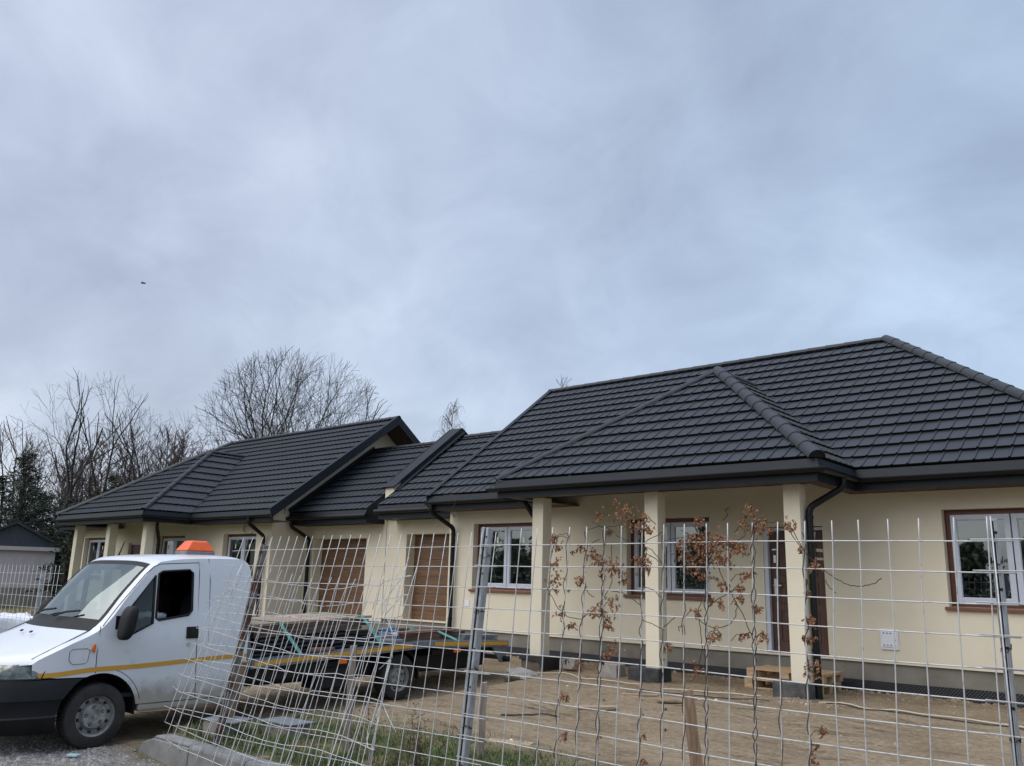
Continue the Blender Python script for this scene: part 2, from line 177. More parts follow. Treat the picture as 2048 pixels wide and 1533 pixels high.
M['dark'] = mat('black_void', (.006,.006,.007), .8)
M['seatcloth'] = mat('dark_seat_cloth', (.03,.032,.038), .9, var=.2)
M['yellow'] = mat('yellow_reflective_stripe', (.58,.30,.03), .45, col2=(.42,.29,.14), vscale=9., thr=(.25,.42))
M['orange'] = mat('orange_beacon_lens', (.80,.115,.02), .3, var=.08, vscale=8.)
M['amber'] = mat('amber_lamp_lens', (.72,.15,.015), .25)
M['lamp'] = mat('headlamp_reflector', (.26,.265,.25), .15, metal=.7, var=.7, vscale=14.)
M['lampglass'] = glass_mat('headlamp_glass', (.75,.76,.72), 1.6)
M['screen'] = glass_mat('windscreen_glass', (.55,.68,.63), 3.0, .02)
M['sideglass'] = glass_mat('tinted_side_glass', (.30,.34,.33), 1.6)
M['deck'] = mat('worn_aluminium_deck', (.22,.235,.245), .5, metal=.3, var=.4, vscale=5., stretch=(6,1,1))
M['greysteel'] = mat('grey_painted_steel', (.16,.175,.19), .5, var=.25, vscale=6.)
M['chassis'] = mat('black_chassis', (.010,.010,.011), .7)
M['palewood'] = mat('pale_sawn_timber', (.36,.265,.18), .8, var=.2, vscale=3., stretch=(10,.7,10))
M['brownwood'] = mat('weathered_brown_timber', (.095,.064,.047), .85, var=.4, vscale=3., stretch=(10,.8,10))
M['redwood'] = mat('reddish_offcut_timber', (.20,.115,.085), .85, var=.3, vscale=4., stretch=(10,.8,10))
M['greywood'] = mat('grey_weathered_stake', (.25,.205,.17), .9, var=.35, vscale=4., stretch=(12,12,.8), bump=.3, bscale=30)
M['darkwood'] = mat('brown_weathered_stake', (.17,.122,.088), .9, var=.35, vscale=4., stretch=(12,12,.8), bump=.3, bscale=30)
M['warmwood'] = mat('warm_brown_stake', (.25,.165,.105), .9, var=.35, vscale=4., stretch=(12,12,.8), bump=.3, bscale=30)
M['blacktube'] = mat('black_steel_tube', (.012,.014,.019), .35, metal=.2)
M['strap'] = mat('teal_ratchet_strap', (.15,.37,.32), .7, var=.12, vscale=20)
M['blue'] = mat('blue_plastic', (.05,.19,.42), .4)
M['wire'] = mat('galvanised_wire', (.52,.52,.51), .45, metal=.15, col2=(.27,.24,.21), vscale=16., thr=(.3,.45))
M['post'] = mat('galvanised_post', (.34,.36,.375), .5, metal=.35, var=.22, vscale=12., stretch=(3,3,1))
M['postseam'] = mat('post_slot_rust', (.05,.028,.022), .8)
M['rust'] = mat('rusty_post_steel', (.20,.19,.185), .75, col2=(.105,.045,.028), vscale=9., bump=.3, bscale=60, thr=(.40,.50))
M['pallet'] = mat('pallet_pine', (.42,.29,.165), .8, var=.22, vscale=5., stretch=(1.5,8,8))
M['vine'] = mat('dry_vine_stem', (.055,.038,.028), .9, var=.3, vscale=30)
M['hop'] = mat('dry_hop_cone', (.36,.175,.08), .85, col2=(.15,.06,.032), vscale=40., thr=(.35,.6))
M['deadleaf'] = mat('dead_leaf', (.055,.028,.022), .85, var=.4, vscale=40)
M['bark'] = mat('dark_bark', (.040,.034,.030), .95, var=.35, vscale=5., stretch=(3,3,1))
M['barkred'] = mat('reddish_twig', (.085,.058,.052), .95, var=.3, vscale=4.)
M['birch'] = mat('pale_birch_bark', (.34,.30,.28), .9, col2=(.09,.07,.065), vscale=5., stretch=(1,1,4))
M['needle'] = mat('dark_needles', (.022,.032,.018), .8, var=.55, vscale=2.5)
M['needle2'] = mat('thuja_needles', (.034,.040,.016), .8, var=.6, vscale=2.)
M['grassblade'] = mat('grass_blade', (.085,.120,.034), .8, col2=(.20,.165,.07), vscale=3.2, thr=(.38,.52))
M['weed'] = mat('dry_weed', (.075,.055,.038), .95, var=.4, vscale=12)
M['stone'] = mat('gravel_stone', (.25,.235,.22), .9, var=.45, vscale=9., bump=.3)
M['sandstone'] = mat('sandy_clod', (.27,.20,.135), .95, var=.25, vscale=9., bump=.5)
M['wood_far'] = mat('mixed_wood_foliage', (.21,.215,.15), .9, var=.5, vscale=.7)
M['bag'] = mat('white_woven_bag', (.70,.71,.74), .7, var=.06, bump=.3, bscale=20)
M['shedwall'] = mat('grey_shed_render', (.40,.365,.36), .9, var=.06)
M['shedgable'] = mat('dark_shed_boards', (.028,.038,.048), .7, var=.3, vscale=6., stretch=(9,9,.6))
M['cable'] = mat('pale_cable', (.50,.44,.34), .6)
M['blackcable'] = mat('black_cable', (.012,.012,.012), .5)
M['cyan'] = mat('pale_cyan_scrap', (.35,.52,.55), .6)

# membrane dimples
def dimples(m):
    nt = m.node_tree; N = nt.nodes.new; L = nt.links.new; b = nt.nodes['Principled BSDF']
    tc = N('ShaderNodeTexCoord'); vo = N('ShaderNodeTexVoronoi'); vo.inputs['Scale'].default_value = 30; vo.inputs['Randomness'].default_value = .0
    mp = N('ShaderNodeMapping'); mp.inputs['Rotation'].default_value = (0, .78, 0); L(tc.outputs['Object'], mp.inputs[0]); L(mp.outputs[0], vo.inputs['Vector'])
    bp = N('ShaderNodeBump'); bp.inputs['Strength'].default_value = 1.; bp.inputs['Distance'].default_value = .02
    L(vo.outputs['Distance'], bp.inputs['Height']); L(bp.outputs[0], b.inputs['Normal'])
dimples(M['membrane'])
# mud on the white paint: road dirt thrown up on the lower door and sill
def muddy(m):
    nt = m.node_tree; N = nt.nodes.new; L = nt.links.new; b = nt.nodes['Principled BSDF']
    lk = b.inputs['Base Color'].links[0]; base = lk.from_socket
    tc = N('ShaderNodeTexCoord'); sp = N('ShaderNodeSeparateXYZ'); L(tc.outputs['Object'], sp.inputs[0])
    nz = N('ShaderNodeTexNoise'); nz.inputs['Scale'].default_value = 7; nz.inputs['Detail'].default_value = 8; L(tc.outputs['Object'], nz.inputs['Vector'])
    mr = N('ShaderNodeMapRange'); mr.inputs[1].default_value = .26; mr.inputs[2].default_value = -.12; L(sp.outputs['Z'], mr.inputs[0])
    ad = N('ShaderNodeMath'); ad.operation = 'ADD'; L(mr.outputs[0], ad.inputs[0]); L(nz.outputs['Fac'], ad.inputs[1])
    rp = N('ShaderNodeMapRange'); rp.inputs[1].default_value = .62; rp.inputs[2].default_value = 1.15; rp.inputs[4].default_value = .85; L(ad.outputs[0], rp.inputs[0])
    mx = N('ShaderNodeMix'); mx.data_type = 'RGBA'; L(rp.outputs[0], mx.inputs[0]); L(base, mx.inputs[6]); mx.inputs[7].default_value = (.30,.26,.21,1)
    L(mx.outputs[2], b.inputs['Base Color'])
muddy(M['white'])

# ---------------------------------------------------------------- ground
def smooth(a, b, x):
    t = max(0., min(1., (x-a)/(b-a))); return t*t*(3-2*t)
def gz(x, y):
    """height of the ground"""
    yard = -.10 - .17*smooth(-1.5, -8.6, y)
    drive = -.10 - .26*smooth(-1.0, -5.0, y) - .11*smooth(-5.0, -9.3, y)
    w = smooth(-8.9, -9.35, x)
    z = yard*(1-w) + drive*w
    road = -.49
    wr = smooth(-8.93, -9.0, y) if x > -9.25 else smooth(-8.4, -9.6, y)
    z = z*(1-wr) + road*wr
    z -= .28*smooth(-11.9, -14.5, x)*smooth(-2, -6, y)
    if -40 < x < 6 and -20 < y < 3:
        z += .035*noise.noise((x*.9, y*.9, 0)) + .030*noise.noise((x*2.6, y*2.6, 5)) + .008*noise.noise((x*9, y*9, 2))*(y > -9)
    if y > -.25 and x > -35: z = min(z, -.06)
    return z
def axis(lo, hi, f0, f1, fine, far):
    xs = []; x = f0
    while x < f1: xs.append(x); x += fine
    xs.append(f1); st = fine; x = f1
    while x < hi: st *= 1.35; x += st; xs.append(x)
    st = fine; x = f0
    while x > lo: st *= 1.35; x -= st; xs.insert(0, x)
    return xs
gm = bpy.data.materials.new('sandy_ground'); gm.use_nodes = True
def ground_mat(m):
    nt = m.node_tree; N = nt.nodes.new; L = nt.links.new; b = nt.nodes['Principled BSDF']; b.inputs['Roughness'].default_value = .95; b.inputs['Specular IOR Level'].default_value = .2
    tc = N('ShaderNodeTexCoord'); P = tc.outputs['Object']; sp = N('ShaderNodeSeparateXYZ'); L(P, sp.inputs[0])
    def nz(sc, de=8, ro=.6, st=None):
        n = N('ShaderNodeTexNoise'); n.inputs['Scale'].default_value = sc; n.inputs['Detail'].default_value = de; n.inputs['Roughness'].default_value = ro
        if st:
            mp = N('ShaderNodeMapping'); mp.inputs['Scale'].default_value = st; mp.inputs['Rotation'].default_value = (0,0,.6); L(P, mp.inputs[0]); L(mp.outputs[0], n.inputs['Vector'])
        else: L(P, n.inputs['Vector'])
        return n.outputs['Fac']
    def ramp(f, pts):
        r = N('ShaderNodeValToRGB'); e = r.color_ramp.elements
        while len(e) < len(pts): e.new(.5)
        for k, (p, c) in enumerate(pts): e[k].position = p; e[k].color = (*c, 1)
        L(f, r.inputs[0]); return r.outputs[0]
    def mix(f, a, c):
        x = N('ShaderNodeMix'); x.data_type = 'RGBA'; L(f, x.inputs[0]); L(a, x.inputs[6]); L(c, x.inputs[7]); return x.outputs[2]
    def mth(op, a, c):
        x = N('ShaderNodeMath'); x.operation = op; x.use_clamp = False
        for i, q in enumerate((a, c)):
            if isinstance(q, (int, float)): x.inputs[i].default_value = q
            else: L(q, x.inputs[i])
        return x.outputs[0]
    def mr(f, a, c):
        x = N('ShaderNodeMapRange'); x.inputs[1].default_value = a; x.inputs[2].default_value = c; L(f, x.inputs[0]); return x.outputs[0]
    sand = ramp(nz(1.1), [(.28,(.145,.105,.066)),(.5,(.245,.187,.122)),(.72,(.34,.272,.185))])
    streak = ramp(nz(3., 8, .7, (.6, 2.6, 1)), [(.36,(.085,.064,.044)),(.47,(.25,.192,.127)),(.7,(.35,.28,.19))])
    sand = mix(mr(nz(.7), .35, .65), sand, streak)
    fine = ramp(nz(19., 6, .7), [(.30,(.62,.60,.58)),(.5,(1.08,1.07,1.05)),(.68,(1.42,1.40,1.36))])
    mm = N('ShaderNodeMix'); mm.data_type = 'RGBA'; mm.blend_type = 'MULTIPLY'; mm.inputs[0].default_value = .85; L(sand, mm.inputs[6]); L(fine, mm.inputs[7]); sand = mm.outputs[2]
    grav = ramp(nz(26., 5, .75), [(.33,(.06,.055,.05)),(.5,(.21,.195,.18)),(.68,(.36,.35,.335))])
    turf = ramp(nz(6., 8, .7), [(.35,(.03,.04,.014)),(.55,(.075,.09,.032)),(.72,(.14,.12,.06))])
    fy = mth('ADD', sp.outputs['Y'], mth('MULTIPLY', mth('SUBTRACT', nz(1.6), .5), 1.2))
    fg = mr(fy, -8.95, -9.5)
    c = mix(fg, sand, grav)
    # turf: verge behind the fence, and fields far away
    ft = mth('MULTIPLY', mth('MULTIPLY', mr(fy, -6.7, -7.5), mr(fy, -9.3, -8.9)), mth('MULTIPLY', mr(mth('ADD', sp.outputs['X'], mth('MULTIPLY', mth('SUBTRACT', nz(1.1), .5), 3.)), -3.6, -5.0), mr(sp.outputs['X'], -9.4, -9.0)))
    ft = mth('MULTIPLY', ft, mr(nz(2.4), .36, .5))
    ff = mth('MAXIMUM', mr(fy, 9., 11.), mth('MAXIMUM', mr(sp.outputs['X'], -18.5, -21.), mr(fy, -16, -18)))
    inv = mth('MULTIPLY', ff, mth('SUBTRACT', 1., mth('MULTIPLY', mr(sp.outputs['X'], -36., -34.), mr(fy, -3.5, -2.5))))
    c = mix(mth('MAXIMUM', ft, inv), c, turf)
    L(c, b.inputs['Base Color'])
    hb = mth('ADD', mth('ADD', mth('MULTIPLY', nz(14., 8, .7), .5), mth('MULTIPLY', nz(60., 4, .6), .25)), mth('MULTIPLY', nz(5., 6, .65, (.7, 2.4, 1)), .6))
    bp = N('ShaderNodeBump'); bp.inputs['Strength'].default_value = 1.; bp.inputs['Distance'].default_value = .07; L(hb, bp.inputs['Height']); L(bp.outputs[0], b.inputs['Normal'])
ground_mat(gm)
xs = axis(-900, 900, -15.5, 1.0, .11, 0); ys = axis(-900, 900, -11.0, .4, .11, 0)
g = MB(); nx = len(xs)
g.v = [(x, y, gz(x, y)) for y in ys for x in xs]
g.f = [(j*nx+i, j*nx+i+1, (j+1)*nx+i+1, (j+1)*nx+i) for j in range(len(ys)-1) for i in range(nx-1)]; g.m = [0]*len(g.f)
struct(g.build('ground', gm, smooth=0))

# ---------------------------------------------------------------- houses
XP = -17.38; TPA = .742; CA = math.cos(math.atan(TPA)); SA = math.sin(math.atan(TPA))
ZE, ZF, ZS = 3.20, 2.875, .35
YR = 3.68; YE = -.64; YB = 2*YR - YE; ZR = ZE + TPA*(YR - YE)
XL, XRW, XRE = -13.84, -1.45, -.83
PXL, PXR, PYE = -10.49, -4.49, -2.14
DG = 1.18
def tile_slope(mb, O, u, v, U, W, clips, row=.35, mod=.222):
    O, u, v = V(O), V(u).normalized(), V(v).normalized(); n = u.cross(v)
    bm = bmesh.new(); us = []
    k = int(U/mod) + 1
    for i in range(k):
        for a, h in ((0,0),(.80,0),(.85,.017),(.92,.017),(.97,0)):
            if a < 1 or i == k-1: us.append((min((i+a)*mod, U), h))
    nr = int(math.ceil(W/row)); rws = []
    for j in range(nr):
        a, b = j*row, min((j+1)*row, W)
        rws.append([(a+.034, -.006, .1), (a, .047, 1.), (b+.034 if b < W else b, .003, 1.)])
    for rw in rws:
        prev = None
        for vv, h, k_ in rw:
            cur = [bm.verts.new(O + u*a + v*vv + n*(h + hh*k_)) for a, hh in us]
            if prev:
                for i in range(len(us)-1): bm.faces.new((prev[i], prev[i+1], cur[i+1], cur[i]))
            prev = cur
    for p, nn in clips:
        bmesh.ops.bisect_plane(bm, geom=bm.verts[:]+bm.edges[:]+bm.faces[:], plane_co=V(p), plane_no=V(nn), clear_outer=True)
    mb.bm(bm); bm.free()
def caps(mb, p, q, r=.095, seg=.40, open_end=True):
    """a line of overlapping half-round ridge caps from p (low) to q (high)"""
    p, q = V(p), V(q); d = q-p; L = d.length; d.normalize(); sd = d.cross(V((0,0,1))).normalized(); up = sd.cross(d)
    n = max(1, round(L/seg)); N = 9
    for i in range(n):
        a, b = L*i/n - .03, L*(i+1)/n
        ring = []
        for t, rr in ((a, r*1.0), (a+.02, r*1.06), (a+.05, r*1.0), (b, r*.92)):
            ring.append([p + d*t + sd*(rr*math.cos(PI*(k/(N-1)))) + up*(rr*math.sin(PI*(k/(N-1)))*.95 - .01) for k in range(N)])
        for s in range(3):
            b0 = len(mb.v); mb.v += [tuple(x) for x in ring[s]+ring[s+1]]
            for k in range(N-1): mb.f.append((b0+k, b0+k+1, b0+N+k+1, b0+N+k)); mb.m.append(0)
        if i == 0:
            b0 = len(mb.v); mb.v += [tuple(x + d*.02) for x in ring[0]]; mb.f.append(tuple(b0+k for k in range(N))); mb.m.append(1)
def wall_open(mb, x0, x1, z0, z1, y0, y1, ops, mi=0):
    X = sorted({x0, x1, *[o[0] for o in ops], *[o[1] for o in ops]}); Z = sorted({z0, z1, *[o[2] for o in ops], *[o[3] for o in ops]})
    def solid(i, j):
        if not (0 <= i < len(X)-1 and 0 <= j < len(Z)-1): return False
        cx, cz = (X[i]+X[i+1])/2, (Z[j]+Z[j+1])/2
        return not any(o[0] < cx < o[1] and o[2] < cz < o[3] for o in ops)
    for i in range(len(X)-1):
        for j in range(len(Z)-1):
            if not solid(i, j): continue
            a, b, c, d = X[i], X[i+1], Z[j], Z[j+1]
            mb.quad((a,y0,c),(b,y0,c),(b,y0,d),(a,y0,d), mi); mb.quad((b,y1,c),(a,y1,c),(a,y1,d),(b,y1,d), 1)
            if not solid(i-1, j): mb.quad((a,y1,c),(a,y0,c),(a,y0,d),(a,y1,d), mi)
            if not solid(i+1, j): mb.quad((b,y0,c),(b,y1,c),(b,y1,d),(b,y0,d), mi)
            if not solid(i, j-1): mb.quad((a,y1,c),(b,y1,c),(b,y0,c),(a,y0,c), mi)
            if not solid(i, j+1): mb.quad((a,y0,d),(b,y0,d),(b,y1,d),(a,y1,d), mi)
def ring(mb, x0, x1, z0, z1, y0, y1, w, m=0):
    mb.box(x0, x0+w, y0, y1, z0, z1, m); mb.box(x1-w, x1, y0, y1, z0, z1, m)
    mb.box(x0+w, x1-w, y0, y1, z0, z0+w, m); mb.box(x0+w, x1-w, y0, y1, z1-w, z1, m)
def bez(p, n=8):
    """rounded polyline: corners cut with small arcs"""
    out = [V(p[0])]
    for i in range(1, len(p)-1):
        a, b, c = V(p[i-1]), V(p[i]), V(p[i+1]); r = min(.09, (a-b).length*.45, (c-b).length*.45)
        s, e = b + (a-b).normalized()*r, b + (c-b).normalized()*r
        for k in range(n+1):
            t = k/n; out.append(s*(1-t)**2 + b*2*t*(1-t) + e*t*t)
    out.append(V(p[-1])); return out

def house(mir, label, ov, verge_big):
    mx = XP if mir else None
    fx = (lambda x: 2*XP - x) if mir else (lambda x: x)
    H = thing('terraced_house', label, 'house', (fx((XL+XRW)/2), 3.9, 0), 'mirrored bungalows with attached garages')
    B = lambda mb, name, m, p=H, **k: mb.build(name, m, p, mir=mx, **k)
    # walls -------------------------------------------------------
    wins = [(-13.09,-11.34,1.20,2.61), (-9.06,-7.31,1.20,2.61), (-3.47,-1.72,1.20,2.61)]
    door = (-6.31,-5.28,.36,2.405); gar = (-16.58,-14.25,.38,2.50)
    w = MB(); wall_open(w, XL, XRW, ZS-.02, 3.1, 0, .36, wins + [door])
    w.box(XRW-.36, XRW, .361, 7.8, ZS, 3.1); w.box(XL, XRW-.361, 7.44, 7.8, ZS, 3.1)
    pk = ZR - .13
    w.prism([(XL, .36, ZS), (XL, .36, 3.1), (XL, .5, ZE+TPA*(.5-YE)-.13), (XL, YR, pk), (XL, 2*YR-.5, ZE+TPA*(.5-YE)-.13), (XL, 7.44, 3.1), (XL, 7.44, ZS)][::-1], (.3, 0, 0))
    # the sliver of gable wall in front of the sloping top
    w.prism([(XL, 0.002, 3.1), (XL, .36, 3.1), (XL, .36, ZE+TPA*(.36-YE)-.13), (XL, .002, ZE+TPA*(0-YE)-.13)], (.3, 0, 0))
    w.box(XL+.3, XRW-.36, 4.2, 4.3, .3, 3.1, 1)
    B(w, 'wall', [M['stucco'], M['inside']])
    gw = MB(); wall_open(gw, XP+.012, XL, ZS, 3.25, DG, DG+.3, [gar]); gw.box(XP+.012, XP+.25, DG+.3, 6.8, ZS, 3.3)
    B(gw, 'garage_wall', [M['stucco'], M['inside']])
    # party wall raised above the roofs
    p = MB(); p.box(XL+.02, XRW-.02, .045, .30, -.5, ZS); p.box(XP+.012, XL+.02, DG+.045, DG+.30, -.5, ZS); p.box(XL+.022, XL+.3, .301, DG+.3, -.5, ZS); p.box(XL-.0+.02, XL+.3, DG+.31, 7.7, -.5, ZS); p.box(XRW-.3,XRW-.025,.301,7.7,-.5,ZS)
    B(p, 'plinth', M['plinth'])
    me_ = MB(); n = 90
    for i in range(n):
        a, b = XL+.02+(XRW-XL-.04)*i/n, XL+.02+(XRW-XL-.04)*(i+1)/n
        ta, tb = [.062 + .02*noise.noise((q*.8, 1, 3 if mir else 0)) for q in (a, b)]
        me_.prism([(a,.018,-.45),(b,.018,-.45),(b,.018,tb),(a,.018,ta)], (0,.026,0))
    B(me_, 'foundation_membrane', M['membrane'])
    # windows -----------------------------------------------------
    for k, (a, b, c, d) in enumerate(wins):
        f = MB(); ring(f, a+.003, b-.003, c+.003, d-.003, .15, .245, .085); fr = B(f, 'window', M['mahogany'], bevel=.004)
        s = MB(); mid = (a+b)/2
        for q0, q1 in ((a+.078, mid-.008), (mid+.008, b-.06)):
            ring(s, q0, q1, c+.055, d-.075, .145, .205, .075); ring(s, q0+.062, q1-.062, c+.117, d-.137, .162, .19, .022)
        B(s, 'sash', M['sash'], fr, bevel=.004)
        for q0, q1 in ((a+.078, mid-.008), (mid+.008, b-.06)):
            g_ = MB(); g_.quad((q0+.07,.176,c+.115),(q1-.07,.176,c+.115),(q1-.07,.176,d-.115),(q0+.07,.176,d-.115)); B(g_, 'pane', M['pane'], fr)
        sl = MB(); sl.prism([(a-.05,-.055,c-.052),(a-.05,.164,c-.052),(a-.05,.164,c+.012),(a-.05,-.055,c-.006)][::-1], (b-a+.1,0,0)); B(sl, 'sill', M['sillwood'], fr, bevel=.005)
        if k == 0 or mir:
            for q0, q1 in ((-.33,-.27),(.42,.47)): st = MB(); st.box(mid+q0, mid+q1, .168, .172, d-.42, d-.29); B(st, 'sticker', M['paper'], fr)
    # front door --------------------------------------------------
    a, b, c, d = door
    f = MB(); f.box(a+.075, b-.005, .10, .15, c+.008, d-.012)
    for zz, hh in ((.55,.5),(1.15,.35),(1.6,.55)): ring(f, a+.22, b-.15, c-.36+zz, c-.36+zz+hh, .086, .102, .02)
    dr = B(f, 'door', M['doorwood'], bevel=.004)
    q = MB(); q.box(a+.002, a+.073, .02, .17, c+.004, d-.006); q.box(a+.075, b-.004, .07, .098, d-.06, d-.014); B(q, 'door_frame', [M['sash']], dr)
    h = MB(); h.box(a+.135, a+.185, .076, .0995, c+.92, c+1.19); h.box(a+.135, a+.275, .045, .065, c+1.065, c+1.09); h.box(a+.148,a+.172,.046,.08,c+1.064,c+1.091); B(h, 'handle', M['steel'], dr, bevel=.004)
    h = MB(); h.box(a+.14, a+.185, .08, .0995, c+1.45, c+1.58); B(h, 'lock_plate', M['steel'], dr, bevel=.003)
    if not mir:
        n_ = MB(); n_.obox((b-.29,.09,c+1.62), .14,.004,.34, Matrix.Rotation(-.06,3,'Y')); B(n_, 'paper_notice', M['paper'], dr)
        n_ = MB(); n_.obox((b-.20,.085,c+1.75), .05,.004,.42, Matrix.Rotation(.16,3,'Y')); n_.obox((b-.14,.092,c+1.66), .2,.003,.05, Matrix.Rotation(.1,3,'Y')); n_.obox((b-.14,.093,c+1.52), .2,.003,.04, Matrix.Rotation(.05,3,'Y')); B(n_, 'packing_tape', M['tape'], dr)
        n_ = MB(); n_.quad((a+.12,.084,c+1.66),(a+.2,.084,c+1.66),(a+.2,.084,c+1.68),(a+.12,.084,c+1.68)); B(n_, 'spy_hole', M['steel'], dr)
    # garage door -------------------------------------------------
    a, b, c, d = gar; gd = MB(); nn = 5
    for i in range(nn):
        z0, z1 = c + (d-c)*i/nn, c + (d-c)*(i+1)/nn; zm = (z0+z1)/2
        gd.box(a-.05, b+.05, DG+.302, DG+.34, z0+.006, zm-.004); gd.box(a-.05, b+.05, DG+.302, DG+.34, zm+.004, z1-.006); gd.box(a-.05, b+.05, DG+.312, DG+.33, z0-.006, z1+.006)
    B(gd, 'garage_door', M['garagewood'], bevel=.006)
    # pillars -----------------------------------------------------
    for i, px in enumerate((-9.98, -7.575, -5.18)):
        q = MB(); q.box(px, px+.25, -1.73, -1.48, .11, 2.9); pl = B(q, 'pillar', M['stucco'], bevel=.008)
        q = MB(); w0 = (.14, .30, .26)[i]; w1 = (.14, .03, .03)[i]
        q.box(px-w0, px+.25+w1, -1.80, -1.40, -.45, .112); B(q, 'pillar_footing', M['brownconcrete'] if i == 0 else (M['bitumen'] if i == 1 else M['greyblock']), pl, bevel=.02)
        if i == 0:
            q = MB(); n = 10
            for k in range(n):
                u0, u1 = px-.16+.56*k/n, px-.16+.56*(k+1)/n; za, zb = [.055 - .06*abs(noise.noise((uu*9, 2, 1)))-(.16*smooth(px+.26, px+.36, uu)) for uu in (u0, u1)]
                q.prism([(u0,-1.83,za),(u1,-1.83,zb),(u1,-1.83,.122),(u0,-1.83,.122)], (0,.45,0))
            B(q, 'footing_membrane', M['membrane'], pl)
    # roof --------------------------------------------------------
    xl = XL - ov; r = MB(); dv = (0, CA, SA)
    tile_slope(r, (xl, YE, ZE), (1,0,0), dv, XRE-xl, (YR-YE)/CA, [((XRE,YE,0),(1,1,0))])
    r.quad((XRE,YB,ZE),(xl,YB,ZE),(xl,YR,ZR),(XRE-(YR-YE),YR,ZR)); r.quad((XRE,YE,ZE),(XRE,YB,ZE),(XRE-(YR-YE),YR,ZR),(XRE-(YR-YE),YR,ZR-.001))
    AX, AY, AZ = ((-8.04, 1.18, ZE+2.3) if mir else (-7.49, PYE+3.0, ZE+TPA*3+.06)); YV = YE + (AZ-ZE)/TPA
    def pslope(O, u, out, run, clips):
        t = (AZ-ZE)/run; c = 1/math.sqrt(1+t*t); o = V(out); tile_slope(r, O, u, (-o.x*c, -o.y*c, t*c), 6.0, run/c, clips)
    hipR = ((PXR,PYE,0), V((AY-PYE, PXR-AX, 0))); hipL = ((PXL,PYE,0), V((-(AY-PYE), AX-PXL, 0))); vR = ((PXR,YE,0), V((YV-YE, PXR-AX, 0))); vL = ((PXL,YE,0), V((-(YV-YE), AX-PXL, 0)))
    pslope((PXL,PYE,ZE), (1,0,0), (0,-1,0), AY-PYE, [hipR, hipL])
    pslope((PXR,PYE,ZE), (0,1,0), (1,0,0), PXR-AX, [(hipR[0], -hipR[1]), vR])
    pslope((PXL,PYE+6.0,ZE), (0,-1,0), (-1,0,0), AX-PXL, [(hipL[0], -hipL[1]), vL])
    RF = B(r, 'roof', M['tile'])
    for nm, p0, p1, rr in (('ridge_cap', (xl,YR,ZR+.01), (XRE-(YR-YE),YR,ZR+.01), .085), ('hip_cap', (XRE,YE,ZE+.02), (XRE-(YR-YE),YR,ZR+.02), .115),
                       ('hip_cap', (PXL-.0,PYE,ZE+.02), (AX,AY,AZ+.02), .085), ('hip_cap', (PXR,PYE,ZE+.02), (AX,AY,AZ+.02), .125), ('ridge_cap', (AX,YV,AZ+.01), (AX,AY,AZ+.01), .085)):
        q = MB(); caps(q, p0, p1, rr); B(q, nm, [M['tile'], M['dark']], RF, smooth=40)
    q = MB()
    for sx, X0 in ((1, PXR), (-1, PXL)):
        e = V((X0, YE, ZE+.03)); t = V((AX, YV, AZ+.03)); s_ = V((.7*sx, .7, 0)).normalized()*.10
        q.quad(e - V((sx*.13,0,-.0)), e + V((0,0,.0)) + V((sx*.13,0,.0)), t + V((sx*.13,0,0)), t - V((sx*.13,0,0)))
    B(q, 'valley_flashing', M['trim'], RF)
    # verge toward the garage
    v = MB(); s0, s1 = V((xl, YE-.05, ZE-.03)), V((xl, YR, ZR)); up = V((0,-SA,CA)); cap = .05
    if verge_big:
        v.prism([s0+up*.06, s1+up*.06, s1-V((0,0,.085)), s0-V((0,0,.085))][::-1], (-.035,0,0))
        v.prism([s0-V((.025,0,.085)), s1-V((.025,0,.085)), s1-V((.025,0,.20)), s0-V((.025,-.02,.20))][::-1], (-.03,0,0))
        e1 = V((xl, YB+.05, ZE-.03))
        v.prism([e1+V((0,0,.06)), s1+V((0,0,.07)), s1-V((0,0,.10)), e1-V((0,0,.10))], (-.035,0,0))
        v.prism([e1-V((.025,0,.10)), s1-V((.025,0,.10)), s1-V((.025,0,.235)), e1-V((.025,0,.235))], (-.03,0,0))
        v.beam(s0+up*.045+V((.04,0,0)), s1+up*.045+V((.04,0,0)), .13, .03, up)
        so = MB()
        for ya, yb, za, zb in ((YE, YR, ZE, ZR), (YB, YR, ZE, ZR)):
            so.quad((xl+.03, ya, za-.14), (XL+.0, ya, za-.14), (XL+.0, yb, zb-.14), (xl+.03, yb, zb-.14))
        B(so, 'verge_soffit', M['soffit'], RF)
    else:
        v.beam(s0+up*.045+V((.03,0,0)), s1+up*.045+V((.03,0,0)), .14, .03, up); v.prism([s0+up*.055, s1+up*.055, s1-V((0,0,.55)), s0-V((0,-.02,.22))][::-1], (-.03,0,0))
    B(v, 'verge_board', M['trim'], RF)
    # eaves -------------------------------------------------------
    segs = [((xl-.02,YE),(PXL,YE),(0,-1)), ((PXL,YE),(PXL,PYE),(-1,0)), ((PXL,PYE),(PXR,PYE),(0,-1)), ((PXR,PYE),(PXR,YE),(1,0)), ((PXR,YE),(XRE,YE),(0,-1)), ((XRE,YE),(XRE,YB),(1,0)), ((xl,YB),(XRE,YB),(0,1))]
    ext = {0:(0,0), 1:(0,1), 2:(1,1), 3:(1,0), 4:(0,1), 5:(1,1), 6:(0,1)}
    de, gu, fa = MB(), MB(), MB()
